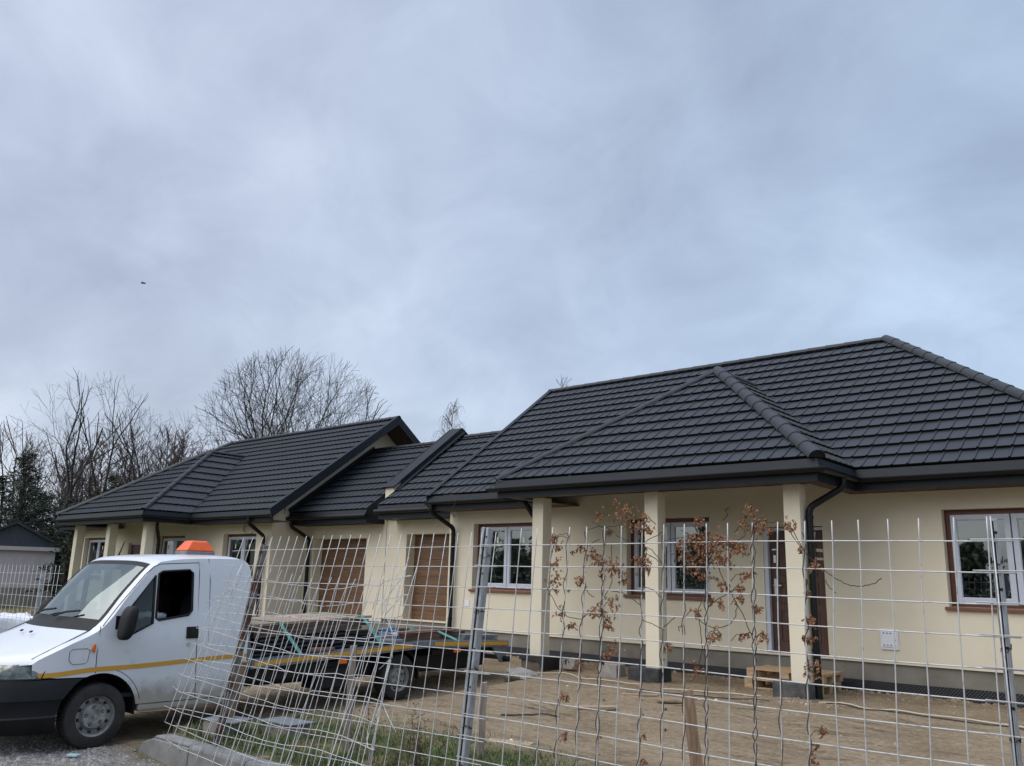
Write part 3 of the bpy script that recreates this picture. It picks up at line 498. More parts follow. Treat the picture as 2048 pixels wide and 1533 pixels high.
    for i, (a, b, n) in enumerate(segs):
        a, b, n = V((*a,0)), V((*b,0)), V((*n,0)); d = (b-a).normalized()
        L = lambda off, z, e0=0, e1=0: (a + n*off - d*(off*ext[i][0]) + V((0,0,z)), b + n*off + d*(off*ext[i][1]) + V((0,0,z)))
        a0, b0 = L(-.06, ZE+.005); a1, b1 = L(.012, ZE-.005); a2, b2 = L(.055, ZE-.135); a3, b3 = L(.035, ZE-.145)
        if i in (0, 2, 4): de.quad(a0,b0,b1,a1); de.quad(a1,b1,b2,a2); de.quad(a2,b2,b3,a3)
        else: de.quad(a0,b0,b1,a1); de.quad(a1,b1,b2,a2); de.quad(a2,b2,b3,a3)
        K = 8; pr = [(0.075 + .062*math.cos(PI + PI*k/K), ZE-.15 + .062*math.sin(PI + PI*k/K)) for k in range(K+1)] + [(.142, ZE-.146), (.142, ZE-.158)]
        e = (.05 if i == 2 else 0)
        for k in range(len(pr)-1):
            p0, p1 = L(*pr[k]); p2, p3 = L(*pr[k+1]); x = d*e
            gu.quad(p0-x, p1+x, p3+x, p2-x)
        f0, f1 = L(0, ZF); f2, f3 = L(0, ZE-.03); h0, h1 = L(-.03, ZF); h2, h3 = L(-.03, ZE-.03)
        fa.quad(f0,f1,f3,f2); fa.quad(h0,f0,f2,h2); fa.quad(f1,h1,h3,f3); fa.quad(h1,h0,h2,h3); fa.quad(h0,h1,f1,f0)
    B(de, 'drip_edge', M['trim'], RF); B(gu, 'gutter', M['gutter'], smooth=40); B(fa, 'fascia_board', M['trim'])
    so = MB(); zt = ZF + .02
    so.box(xl+.02, PXL, YE+.03, .0, zt, zt+.02); so.box(PXR, XRE-.03, YE+.03, .0, zt, zt+.02); so.box(PXL+.03, PXR-.03, PYE+.03, PYE+.38, zt, zt+.02)
    so.box(PXL+.03, PXL+.3, PYE+.38, 0, zt, zt+.02); so.box(PXR-.3, PXR-.03, PYE+.38, 0, zt, zt+.02); so.box(XRW, XRE-.03, 0, 7.8, zt, zt+.02)
    B(so, 'soffit', M['soffit'])
    # garage roof -------------------------------------------------
    YG = DG - .63; ZG = ZE + .0; YGR = 3.52; ZGR = ZG + TPA*(YGR-YG); gx0, gx1 = (XP+.10 if mir else XP+.36), XL-.02
    gr = MB(); tile_slope(gr, (gx0, YG, ZG), (1,0,0), dv, gx1-gx0, (YGR-YG)/CA, []); gr.quad((gx1,2*YGR-YG,ZG),(gx0,2*YGR-YG,ZG),(gx0,YGR,ZGR),(gx1,YGR,ZGR))
    GR = B(gr, 'garage_roof', M['tile'])
    q = MB(); caps(q, (gx0,YGR,ZGR+.01), (gx1,YGR,ZGR+.01), .085); B(q, 'ridge_cap', [M['tile'], M['dark']], GR, smooth=40)
    de, gu, fa = MB(), MB(), MB()
    de.quad((gx0,YG-.012,ZG-.005),(gx1,YG-.012,ZG-.005),(gx1,YG-.055,ZG-.135),(gx0,YG-.055,ZG-.135)); de.quad((gx0,YG+.06,ZG+.005),(gx1,YG+.06,ZG+.005),(gx1,YG-.012,ZG-.005),(gx0,YG-.012,ZG-.005))
    gu.tube([(gx0-.06,YG-.075,ZG-.16),(gx1+.06,YG-.075,ZG-.16)], .06, 12)
    fa.box(gx0, gx1, YG, YG+.03, ZF-.02, ZG-.03); fa.box(gx0, gx0+.02, YG+.03, DG, ZF-.02, ZG+.02); fa.prism([(gx0-.004,YG-.05,ZG-.14),(gx0-.004,YG-.01,ZG+.05),(gx0-.004,DG,ZG+.05+TPA*(DG-YG)),(gx0-.004,DG,ZG-.14)], (.02,0,0))
    fa.box(gx0+.02, gx1, YG+.03, DG, ZF-.015, ZF+.005)
    B(de, 'drip_edge', M['trim'], GR); B(gu, 'gutter', M['gutter'], smooth=40); B(fa, 'fascia_board', M['trim'], GR)
    q = MB(); q.beam((XL-.035,YG-.04,ZG+.04), (XL-.035,YGR,ZGR+.06), .05, .17, up); q.beam((XL-.13,YG-.04,ZG+.035), (XL-.13,YGR,ZGR+.05), .16, .03, up); B(q, 'abutment_flashing', M['trim'], GR)
    # party wall parapet: one per pair, kept with the right-hand house
    if not mir:
        pa = MB(); pw = (XP-.10, XP+.34); y0 = DG-.10
        zt = lambda y, o: ZG + TPA*(y-YG)*1.055 + o
        pa.prism([(pw[0]+.05,y0+.02,2.9),(pw[0]+.05,6.8,2.9),(pw[0]+.05,6.8,zt(2*YGR-6.8,.13)),(pw[0]+.05,YGR,zt(YGR,.13)),(pw[0]+.05,y0+.02,zt(y0,.13))][::-1], (pw[1]-pw[0]-.1,0,0)); PW = B(pa, 'party_wall', M['stucco'])
        c_ = MB()
        for ya, yb in ((y0-.05, YGR), (2*YGR-y0, YGR)):
            c_.beam(((pw[0]+pw[1])/2, ya, zt(min(ya,2*YGR-ya),.16)), ((pw[0]+pw[1])/2, yb, zt(YGR,.16)), pw[1]-pw[0]+.05, .03, (0,0,1))
            c_.beam((pw[1]+.005, ya+.28, zt(min(ya,2*YGR-ya)+.28,.07)), (pw[1]+.005, yb, zt(YGR,.07)), .035, .19, (0,0,1))
            c_.beam((pw[1]+.08, ya+.1, zt(min(ya,2*YGR-ya)+.1,.035)), (pw[1]+.08, yb, zt(YGR,.035)), .16, .03, (0,0,1))
            c_.beam((pw[0]-.005, ya+.28, zt(min(ya,2*YGR-ya)+.28,.07)), (pw[0]-.005, yb, zt(YGR,.07)), .03, .19, (0,0,1))
        B(c_, 'coping', M['trim'], PW)
        sj = MB(); sj.box(XP-.008, XP+.012, DG-.004, DG+.02, ZS, 2.9); B(sj, 'wall_joint', M['plinth'])
    # downpipes ---------------------------------------------------
    def pipe(pts):
        t = MB(); t.tube(bez(pts), .05, 12); o = B(t, 'downpipe', M['gutter'], smooth=50)
        x_, y_, _ = pts[-1]
        for z in (.55, pts[-2][2]-.14): c2 = MB(); c2.tube([(x_,y_,z-.022),(x_,y_,z+.022)], .058, 12); B(c2, 'pipe_collar', M['gutter'], o, smooth=50)
        return o
    pipe([(-13.75,YE-.07,3.02),(-13.75,YE-.07,2.84),(-13.62,-.10,2.52),(-13.62,-.10,-.1)])
    pipe([(-10.30,PYE+.55,2.86),(-10.22,PYE+.6,2.72),(-10.06,-1.36,2.38),(-10.06,-1.36,-.1)])
    pipe([(-4.42,-1.35,3.02),(-4.42,-1.35,2.86),(-4.865,-1.55,2.56),(-4.865,-1.55,-.12)])
    pipe([(XL-.2,YG-.07,3.02),(XL-.2,YG-.07,2.82),(XL-.28,DG-.09,2.5),(XL-.28,DG-.09,-.1)])
    # loose cable loops under the eaves
    cb = MB()
    if mir: cb.tube([(-12.75+.28*math.cos(t*.55), -.06, 2.66+.16*math.sin(t*.55)+.01*t) for t in range(20)], .007, 5)
    else: cb.tube([(-12.95+.06*math.sin(t*.9), YE-.16, 3.1-.045*t) for t in range(10)] + [(-12.98+.05*math.sin(t*.9+2), YE-.16, 2.7+.04*t) for t in range(8)], .007, 5)
    B(cb, 'loose_cable', M['blackcable'])
    if not mir:
        cb = MB(); cb.tube([(-6.9,-.02,2.76),(-6.93,-.12,2.70),(-6.86,-.16,2.62),(-6.95,-.18,2.52)], .006, 5); B(cb, 'wire_stub', M['blackcable'])
        m_ = MB(); m_.box(-4.475,-4.215,-.028,.003,.535,.835); o = B(m_, 'meter_box', M['whitebox'], bevel=.006)
        d_ = MB(); d_.box(-4.445,-4.235,-.040,-.0285,.572,.80); dd = B(d_, 'meter_door', M['whitebox'], o, bevel=.004)
        for zz in (.775,.60):
            for k in range(4): h_ = MB(); h_.obox((-4.415+k*.05,-.0412,zz), .017,.003,.017, Matrix.Rotation(.785,3,'Y')); B(h_, 'vent_hole', M['dark'], o)
        h_ = MB(); h_.obox((-4.262,-.0412,.675),.024,.003,.024, Matrix.Rotation(.785,3,'Y')); B(h_, 'box_lock', M['dark'], o)
        h_ = MB(); h_.box(-4.405,-4.315,-.0425,-.0405,.665,.715); B(h_, 'blank_plate', M['whitebox'], o)
        m_ = MB(); m_.box(-13.27,-13.14,-.012,.002,.825,.955); B(m_, 'cover_plate', M['whitebox'], bevel=.003)
    return H
HB = house(False, 'nearer cream bungalow on the right, behind the upright mesh fence with the vine', .05, False)
HA = house(True, 'farther cream bungalow on the left, behind the white flatbed truck', .90, True)

# ---------------------------------------------------------------- shed far left
S = thing('garden_shed', 'small grey shed with dark gable beside the conifers at the left edge', 'shed', (-37.6, -.6, -.3))
ex = V((.33,.944,0)).normalized(); ey = V((-.944,.33,0)).normalized(); o = at(112,1100,34); o.z = 0
def sh(a, b, z): return o + ex*a + ey*b + V((0,0,z))
q = MB(); q.prism([sh(0,0,-.6), sh(-3.0,0,-.6), sh(-3.0,0,2.05), sh(0,0,2.05)][::-1], ey*3); q.build('wall', M['shedwall'], S)
q = MB(); q.prism([sh(.03,-.03,-.7), sh(-3.03,-.03,-.7), sh(-3.03,-.03,.62), sh(.03,-.03,.62)][::-1], ey*3.06); q.build('plinth', M['plinth'], S)
q = MB(); q.prism([sh(.16,-.12,2.05), sh(-3.16,-.12,2.05), sh(-3.16,-.12,2.2), sh(.16,-.12,2.2)][::-1], ey*3.2); q.build('eave_band', M['shedwall'], S)
q = MB(); q.prism([sh(.16,-.06,2.2), sh(-3.16,-.06,2.2), sh(-1.5,-.06,3.05)][::-1], ey*.1); q.build('gable', M['shedgable'], S)
q = MB()
for a in (.3, -3.3):
    q.prism([sh(a,-.18,2.14), sh(-1.5,-.18,3.08), sh(-1.5,-.18,3.18), sh(a,-.18,2.24)], ey*3.4)
q.build('roof', M['tile'], S)

# ---------------------------------------------------------------- flatbed truck
XC = -10.75
T = thing('flatbed_truck', 'white flatbed truck with an orange roof beacon and yellow stripe, carrying timber', 'truck', (XC, -7, -.45))
def crom(P, t):
    n = len(P)-1; i = min(int(t), n-1); f = t-i
    g_ = lambda k: P[max(0, min(n, k))]
    a, b, c, d = g_(i-1), g_(i), g_(i+1), g_(i+2)
    return [.5*((2*b[k]) + (-a[k]+c[k])*f + (2*a[k]-5*b[k]+4*c[k]-d[k])*f*f + (-a[k]+3*b[k]-3*c[k]+d[k])*f**3) for k in range(len(b))]
def hw(y, z):
    w = 1.0
    for (z0, w0), (z1, w1) in (((-1,1.0),(.62,1.0)),((.62,1.0),(.82,.985)),((.82,.985),(1.46,.925)),((1.46,.925),(1.56,.905)),((1.56,.905),(2,.86))):
        if z0 <= z <= z1: w = w0 + (w1-w0)*(z-z0)/(z1-z0)
    if y < -9.75: w -= .36*((-9.75-y)/.85)**2
    return w
# stations: centre y, centre z, edge y, edge z
ST = [(-10.50,.38,-10.10,.415),(-10.42,.47,-10.02,.475),(-10.08,.605,-9.78,.60),(-9.64,.80,-9.43,.78),(-9.29,1.19,-9.16,1.14),(-8.96,1.52,-8.89,1.46),(-8.79,1.58,-8.73,1.525),(-8.45,1.61,-8.40,1.56),(-7.86,1.625,-7.86,1.575),(-7.70,1.60,-7.70,1.555),(-7.625,1.52,-7.625,1.485),(-7.60,1.37,-7.60,1.36)]
def skin(s, t):
    yc, zc, ye, ze = crom(ST, s); a = abs(t)
    y = yc + (ye-yc)*a**2.2; z = zc + (ze-zc)*a**4
    return V((XC + hw(ye, ze)*t, y, z))
ss = [i/5 for i in range(56)]; tt = sorted({-1+2*i/24 for i in range(25)} | {-.9,.9,-.85,.85,-.97,.97})
body = MB(); wind = MB(); cowl = MB(); rubber = MB()
for i in range(len(ss)-1):
    for j in range(len(tt)-1):
        a, b = ss[i], ss[i+1]; c, d = tt[j], tt[j+1]; sm, tm = (a+b)/2, abs((c+d)/2)
        q_ = (skin(a,c), skin(a,d), skin(b,d), skin(b,c))
        if 2.8 < sm < 3.2 and tm < .9: cowl.quad(*q_)
        elif 3.2 < sm < 5.0 and tm < .9:
            (rubber if tm > .85 or sm > 4.8 else wind).quad(*q_)
        else: body.quad(*q_)
top_edge = [(crom(ST, s)[2], crom(ST, s)[3]) for s in ss]
WY, WZ, WR = -9.39, -.135, .335
AR = .43
arch = [(WY + AR*math.cos(t), WZ + AR*math.sin(t)) for t in [rad(112) - (rad(112)-rad(10))*k/16 for k in range(17)]]
outline = [(-7.60,-.06),(-7.60,1.2)] + top_edge[::-1] + [(-10.09,.30),(-9.86,.27)] + arch
win_q = [(-8.875,1.35),(-8.87,.81),(-9.10,.70),(-9.25,.80),(-9.22,.88)]
win_r = [(-8.835,1.37),(-8.79,1.40),(-8.45,1.425),(-8.405,1.39),(-8.39,.95),(-8.43,.90),(-8.80,.845),(-8.835,.87)]
def side_fill(loops, zcuts, ycuts=()):
    bm = bmesh.new(); es = []
    for lp in loops:
        vs = [bm.verts.new((0, y, z)) for y, z in lp]
        for k in range(len(vs)): es.append(bm.edges.new((vs[k], vs[(k+1)%len(vs)])))
    bmesh.ops.triangle_fill(bm, use_beauty=True, use_dissolve=False, edges=es, normal=(1,0,0))
    for z in zcuts: bmesh.ops.bisect_plane(bm, geom=bm.verts[:]+bm.edges[:]+bm.faces[:], plane_co=(0,0,z), plane_no=(0,0,1))
    for y in ycuts: bmesh.ops.bisect_plane(bm, geom=bm.verts[:]+bm.edges[:]+bm.faces[:], plane_co=(0,y,0), plane_no=(0,1,0))
    for f in bm.faces:
        if f.normal.x < 0: f.normal_flip()
    return bm
for sd in (1, -1):
    bm = side_fill([outline, win_q, win_r], [.45,.62,.7,.82,1.0,1.2,1.35,1.46,1.55], [-9.75,-9.9,-10.0,-10.06])
    for v in bm.verts: v.co.x = XC + sd*hw(v.co.y, v.co.z)
    if sd < 0: bmesh.ops.reverse_faces(bm, faces=bm.faces[:])
    body.bm(bm); bm.free()
b0 = -7.60
body.prism([(XC-1.0,b0,-.06),(XC+1.0,b0,-.06),(XC+.99,b0,.65),(XC+.935,b0,1.36),(XC-.935,b0,1.36),(XC-.99,b0,.65)], (0,-.015,0))
BODY = body.build('cab_body', M['white'], T, smooth=35)
cowl.build('scuttle', M['blackplastic'], T, smooth=35); WS = wind.build('windscreen', M['screen'], T, smooth=60); rubber.build('windscreen_seal', M['blackplastic'], WS, smooth=60)
wp = MB()
for t0, t1 in ((-.55,-.05),(.10,.52)):
    p0, p1 = skin(3.12,t0)+V((0,-.03,.03)), skin(3.32,t1)+V((0,-.03,.03)); wp.tube([p0,(p0+p1)/2+V((0,-.01,.015)),p1], .012, 5)
wp.build('wiper', M['dark'], WS)
# interior: a dark lining just inside the painted shell
li = MB()
for i in range(len(ss)-1):
    for j in range(len(tt)-1):
        a, b = ss[i], ss[i+1]; c, d = tt[j], tt[j+1]; sm, tm = (a+b)/2, abs((c+d)/2)
        if 3.0 < sm < 5.0 and tm < .9: continue
        li.quad(*[V((XC+(p.x-XC)*.96, p.y+.02, p.z-.03)) for p in (skin(a,c), skin(b,c), skin(b,d), skin(a,d))])
for sd in (1, -1):
    bm = side_fill([outline, win_q, win_r], [.45,.62,.7,.82,1.0,1.2,1.35,1.46,1.55], [-9.75,-9.9,-10.0,-10.06])
    for v in bm.verts: v.co.x = XC + sd*(hw(v.co.y, v.co.z)*.96)
    if sd > 0: bmesh.ops.reverse_faces(bm, faces=bm.faces[:])
    li.bm(bm); bm.free()
li.build('cab_lining', M['seatcloth'], T, smooth=40)
q = MB(); q.box(XC-.96,XC+.96,-9.3,-7.64,.02,.06); q.box(XC-.84,XC+.84,-7.8,-7.78,.06,1.5); q.build('cab_floor', M['dark'], T)
q = MB(); q.box(XC-.86,XC+.86,-9.5,-9.12,.45,.77); q.build('dashboard', M['seatcloth'], T, bevel=.06)
for x in (XC-.45, XC+.5):
    q = MB(); q.box(x-.27,x+.27,-8.7,-8.15,.3,.48); q.obox((x,-8.12,.78), .48,.16,.72, Matrix.Rotation(-.15,3,'X')); q.obox((x,-8.05,1.25), .26,.12,.2, Matrix.Rotation(-.15,3,'X')); q.build('cab_seat', M['seatcloth'], T, bevel=.05)
q = MB(); q.tube([V((XC+.45+.19*math.cos(k*PI/12), -8.98+.09*math.sin(k*PI/12), .84+.165*math.sin(k*PI/12))) for k in range(25)], .014, 6); q.build('steering_wheel', M['dark'], T, smooth=0)
# near and far side details
def sidept(y, z, sd=1, off=.004): return V((XC + sd*(hw(y,z)+off), y, z))
for sd in (1, -1):
    def patch(loop, name, m, off=.004, zc=(.7,.82,1.0,1.2,1.35), par=T):
        bm = side_fill([loop], zc)
        for v in bm.verts: v.co.x = XC + sd*(hw(v.co.y, v.co.z) + off)
        if sd < 0: bmesh.ops.reverse_faces(bm, faces=bm.faces[:])
        mb = MB(); mb.bm(bm); bm.free(); return mb.build(name, m, par, smooth=40)
    DO = MB()
    seam = [(-9.46,.79),(-9.47,.5),(-9.46,.30)] ; seam2 = [(-9.44,.79),(-9.29,1.0),(-9.0,1.36),(-8.90,1.455),(-8.82,1.485),(-8.33,1.515),(-8.32,1.4),(-8.30,.6),(-8.26,.1),(-8.25,-.05)]
    for sm in (seam, seam2, [(-8.20,1.565),(-8.17,1.3),(-8.15,.6)]): DO.tube([sidept(y,z,sd,-.001) for y,z in sm], .005, 5)
    DO.tube([sidept(WY+(AR+.05)*math.cos(rad(a)), WZ+(AR+.05)*math.sin(rad(a)), sd,-.001) for a in range(15,96,8)], .004, 5)
    DO.tube([skin(s_, sd*t_) + V((0,-.0,.001)) for s_, t_ in ((.9,.93),(1.5,.92),(2.2,.91),(2.9,.90))], .005, 5)
    DR = DO.build('door_seam', M['dark'], BODY)
    patch(win_q, 'quarter_window', M['sideglass'], -.006)
    if sd < 0: patch(win_r, 'door_window', M['sideglass'], -.006)
    fr = MB()
    for lp in (win_q, win_r): fr.tube([sidept(y,z,sd,.0) for y,z in lp + lp[:2]], .014, 6)
    fr.build('window_seal', M['blackplastic'], BODY, smooth=0)
    if sd > 0:
        q = MB()
        q.prism([sidept(-8.445,.63),sidept(-8.29,.63),sidept(-8.295,.765),sidept(-8.445,.765)], (.012*sd,0,0)); hd = q.build('door_handle', M['blackplastic'], T, bevel=.008)
        q = MB(); q.prism([sidept(-8.40,.655,sd,.017),sidept(-8.34,.655,sd,.017),sidept(-8.34,.735,sd,.017),sidept(-8.40,.735,sd,.017)], (.008,0,0)); q.build('handle_grip', M['dark'], hd, bevel=.006)
        q = MB(); q.lathe([(.0,.006),(.02,.006),(.022,0)], sidept(-8.405,.565), 14); q.build('door_lock', M['steel'], T)
        q = MB(); q.tube([sidept(y,z,1,.0) for y,z in [(-9.74,.42),(-9.76,.45),(-9.76,.535),(-9.73,.56),(-9.58,.56),(-9.55,.54),(-9.56,.43),(-9.59,.405),(-9.71,.40),(-9.74,.42)]], .0045, 5); q.build('fuel_flap', M['greysteel'], T)
        q = MB(); q.prism([sidept(-9.545,.545),sidept(-9.50,.51),sidept(-9.495,.605),sidept(-9.515,.61)], (.02,0,0)); q.build('side_indicator', M['amber'], T, bevel=.008)
    st = MB(); ysn = [-10.04+.1*k for k in range(25)] + [-7.605]
    zc_ = lambda y: .30 + .04*smooth(-10.0,-9.4,y) + .06*smooth(-9.4,-7.6,y)
    for a, b in zip(ysn, ysn[1:]):
        st.quad(sidept(a,zc_(a)-.024,sd), sidept(b,zc_(b)-.024,sd), sidept(b,zc_(b)+.024,sd), sidept(a,zc_(a)+.024,sd)) if sd > 0 else st.quad(sidept(b,zc_(b)-.024,sd), sidept(a,zc_(a)-.024,sd), sidept(a,zc_(a)+.024,sd), sidept(b,zc_(b)+.024,sd))
    st.build('reflective_stripe', M['yellow'], BODY)
    q = MB(); q.box(*sorted((XC+sd*.99, XC+sd*.80)), -8.93, -7.62, -.15, -.061); q.build('sill_panel', M['white'], BODY, bevel=.03)
    ww = MB(); pts = [(WY+AR*math.cos(rad(a)), WZ+AR*math.sin(rad(a))) for a in range(-5,190,13)]
    for (ya,za),(yb,zb) in zip(pts, pts[1:]): ww.quad((XC+sd*.985,ya,za),(XC+sd*.985,yb,zb),(XC+sd*.45,yb,zb),(XC+sd*.45,ya,za))
    ww.prism([(XC+sd*.45,y,z) for y,z in pts], (sd*.01,0,0)); ww.build('wheel_well', M['dark'], T)
    # mirror
    q = MB(); cx, cy, cz = XC+sd*1.14, -9.235, .83; n1, n2 = 14, 18; ringv = []
    for i in range(n1+1):
        th = PI*i/n1 - PI/2
        for j in range(n2):
            ph = 2*PI*j/n2; sg = lambda v, e: math.copysign(abs(v)**e, v)
            q.v.append((cx + .115*sg(math.cos(th),.6)*sg(math.cos(ph),.7), cy + .075*sg(math.cos(th),.6)*sg(math.sin(ph),.7) + .03*(math.sin(th)), cz + .185*sg(math.sin(th),.75)))
    for i in range(n1):
        for j in range(n2): q.f.append((i*n2+j, i*n2+(j+1)%n2, (i+1)*n2+(j+1)%n2, (i+1)*n2+j)); q.m.append(0)
    q.tube([(XC+sd*.93,-9.2,.76),(XC+sd*1.1,-9.24,.74)], .045, 8); q.box(*sorted((XC+sd*.95,XC+sd*.99)),-9.30,-9.12,.69,.90); q.build('side_mirror', M['blackplastic'], T, smooth=50)
# nose: headlights, grille, bumper
def plan(t, off=0, r=1.0):
    """front plan curve, t from 0 (centre) to 1 (side, at the wheel arch)"""
    P = [(0,-10.60),(.45,-10.57),(.74,-10.47),(.90,-10.30),(.975,-10.08),(1.003,-9.85),(1.003,-9.5)]
    x, y = crom(P, t*6); return x + off*.9, y - off*(1-t)
for sd in (1, -1):
    hl, hg = MB(), MB()
    n = 14
    for k in range(n):
        ta, tb = .33 + .39*k/n, .33 + .39*(k+1)/n
        rows = []
        for t in (ta, tb):
            x, y = plan(t, -.02); f = (t-.33)/.39
            rows.append([(XC+sd*x, y, .272), (XC+sd*(x-.006), y+.01, .34+.01*f), (XC+sd*(x-.02), y+.06, .425 - .02*(1-f))])
        for i in range(2):
            qd = [rows[0][i], rows[1][i], rows[1][i+1], rows[0][i+1]]
            if sd < 0: qd = qd[::-1]
            hg.quad(*qd)
            hl.quad(*[(XC + (p[0]-XC)*.965, p[1]+.045, p[2]) for p in qd])
    L_ = hl.build('headlight', M['lamp'], T, smooth=60); hg.build('headlight_glass', M['lampglass'], L_, smooth=60)
    ew = MB(); ew.tube([(XC+sd*(plan(t,-.012)[0]), plan(t,-.012)[1], .268) for t in [.33+.03*k for k in range(14)]] + [(XC+sd*(plan(.72,-.03)[0]), plan(.72,-.03)[1]+.06, .42)], .006, 5); ew.build('headlight_seal', M['dark'], L_)
bp_ = MB(); prof = [(.268,-.045),(.255,-.01),(.20,.01),(.06,.022),(.04,.006),(-.10,.006),(-.115,.02),(-.24,-.02),(-.285,-.09)]
for sd in (1, -1):
    ts = [k/26 for k in range(27)]
    for (z0,o0),(z1,o1) in zip(prof, prof[1:]):
        for a, b in zip(ts, ts[1:]):
            qd = []
            for t, z, o_ in ((a,z1,o1),(b,z1,o1),(b,z0,o0),(a,z0,o0)):
                x, y = plan(t, o_); lim = WY - math.sqrt(max(0, (AR+.0)**2 - (z-WZ)**2)) - .0
                qd.append((XC+sd*x, min(y, lim), z))
            bp_.quad(*(qd if sd > 0 else qd[::-1]))
BMP = bp_.build('front_bumper', M['blackplastic'], T, smooth=40)
sl2 = MB()
for z0, z1 in ((-.075,-.03),(-.01,.035)):
    for sd in (1,-1):
        for k in range(10):
            (xa,ya),(xb,yb) = plan(.05+.032*k,.014), plan(.05+.032*(k+1),.014); qd = [(XC+sd*xa,ya-.004,z0),(XC+sd*xb,yb-.004,z0),(XC+sd*xb,yb-.004,z1),(XC+sd*xa,ya-.004,z1)]; sl2.quad(*(qd if sd > 0 else qd[::-1]))
sl2.build('bumper_slot', M['dark'], BMP)
q = MB(); q.obox((XC,-10.56,.34), 1.0,.08,.16); q.build('grille', M['dark'], T, bevel=.02)
for sd in (1,-1):
    q = MB(); x, y = plan(.42); q.lathe([(.0,.0),(.055,.0),(.06,.02)], (0,0,0), 16); o_ = q.build('fog_lamp', M['dark'], BMP); o_.matrix_parent_inverse = Matrix.Identity(4); o_.location = (XC+sd*x, y-.005, -.03) if False else (0,0,0)
    o_.data.transform(Matrix.Translation((XC+sd*x, y+.0, -.02)) @ Matrix.Rotation(-sd*.9-PI/2*(1 if sd>0 else 1), 4, 'Z'))
for k, (yy, xx) in enumerate(((-9.90,XC+.25),(-9.90,XC-.02))):
    q = MB(); p = V((xx, yy, .705)); q.obox(p, .05,.03,.012, Matrix.Rotation(.6,3,'X')); q.build('washer_jet', M['dark'], T, bevel=.004)
q = MB(); q.tube([(XC-.62,-8.66,1.54),(XC-.63,-8.62,1.60),(XC-.64,-8.56,1.78)], [.02,.012,.006], 6); q.build('aerial', M['dark'], T, smooth=0)
# beacon
bx, by, bz = XC+.25, -8.03, 1.61
q = MB(); q.box(bx-.15,bx+.15,by-.20,by+.20,bz-.02,bz+.055); BE = q.build('roof_beacon', M['greysteel'], T, bevel=.01)
q = MB(); q.add([(bx-.15,by-.21,bz+.056),(bx+.15,by-.21,bz+.056),(bx+.15,by+.21,bz+.056),(bx-.15,by+.21,bz+.056),(bx-.10,by-.11,bz+.19),(bx+.10,by-.11,bz+.19),(bx+.10,by+.11,bz+.19),(bx-.10,by+.11,bz+.19)], [(0,3,2,1),(4,5,6,7),(0,1,5,4),(1,2,6,5),(2,3,7,6),(3,0,4,7)]); q.build('beacon_lens', M['orange'], BE, bevel=.02)
# wheels
def wheel(x, y, z, ax, r, name='wheel'):
    q = MB(); w = .2; k = r/.335
    q.lathe([(.205*k,-.0),(.22*k,.02),(.30*k,.022),(.325*k,.008),(.335*k,-.02),(.335*k,-w+.02),(.325*k,-w-.0),(.20*k,-w)], (x,y,z), 48, 0, ax)
    for i in range(60):
        a = 2*PI*i/60
        for s_ in (.03,.11): q.obox((x-ax*(s_+.03), y+(r+.001)*math.cos(a), z+(r+.001)*math.sin(a)), .06, .018*k, .012, Matrix.Rotation(a+PI/2,3,'X'))
    W = q.build(name, M['rubber'], T, smooth=35)
    q = MB(); q.lathe([(.0,-.018),(.06*k,-.018),(.065*k,-.012),(.125*k,-.012),(.135*k,-.03),(.150*k,-.055),(.185*k,-.055),(.196*k,-.02),(.208*k,.006),(.216*k,.004)], (x,y,z), 48, 0, ax); RM = q.build('rim', M['rim'], W, smooth=30)
    for i in range(10):
        a = 2*PI*i/10 + .2; q = MB(); q.obox((x+ax*-.050, y+.166*k*math.cos(a), z+.166*k*math.sin(a)), .012, .034*k, .022*k, Matrix.Rotation(a+PI/2,3,'X')); q.build('rim_slot', M['dark'], RM)
    for i in range(5):
        a = 2*PI*i/5 + .5; q = MB(); q.lathe([(0,-.0105),(.019*k,-.0105),(.019*k,-.02)], (x,y+.092*k*math.cos(a),z+.092*k*math.sin(a)), 10, 0, ax); q.build('bolt_recess', M['dark'], RM)
    q = MB()
    for i in range(5):
        a = 2*PI*i/5 + .5; q.lathe([(0,-.004),(.009*k,-.004),(.010*k,-.012)], (x,y+.092*k*math.cos(a),z+.092*k*math.sin(a)), 8, 0, ax)
    q.lathe([(0,.002),(.022*k,.002),(.026*k,-.02)], (x,y,z), 16, 0, ax); q.build('wheel_bolt', M['rim'], RM, smooth=30)
    return W
wheel(-9.775, WY, gz(-9.9,WY)+.33, 1, .335); wheel(-11.725, WY, gz(-11.8,WY)+.33, -1, .335)
RWY = -4.93; wheel(-9.86, RWY, gz(-9.95,RWY)+.32, 1, .325); wheel(-11.78, RWY, gz(-11.7,RWY)+.32, -1, .325)
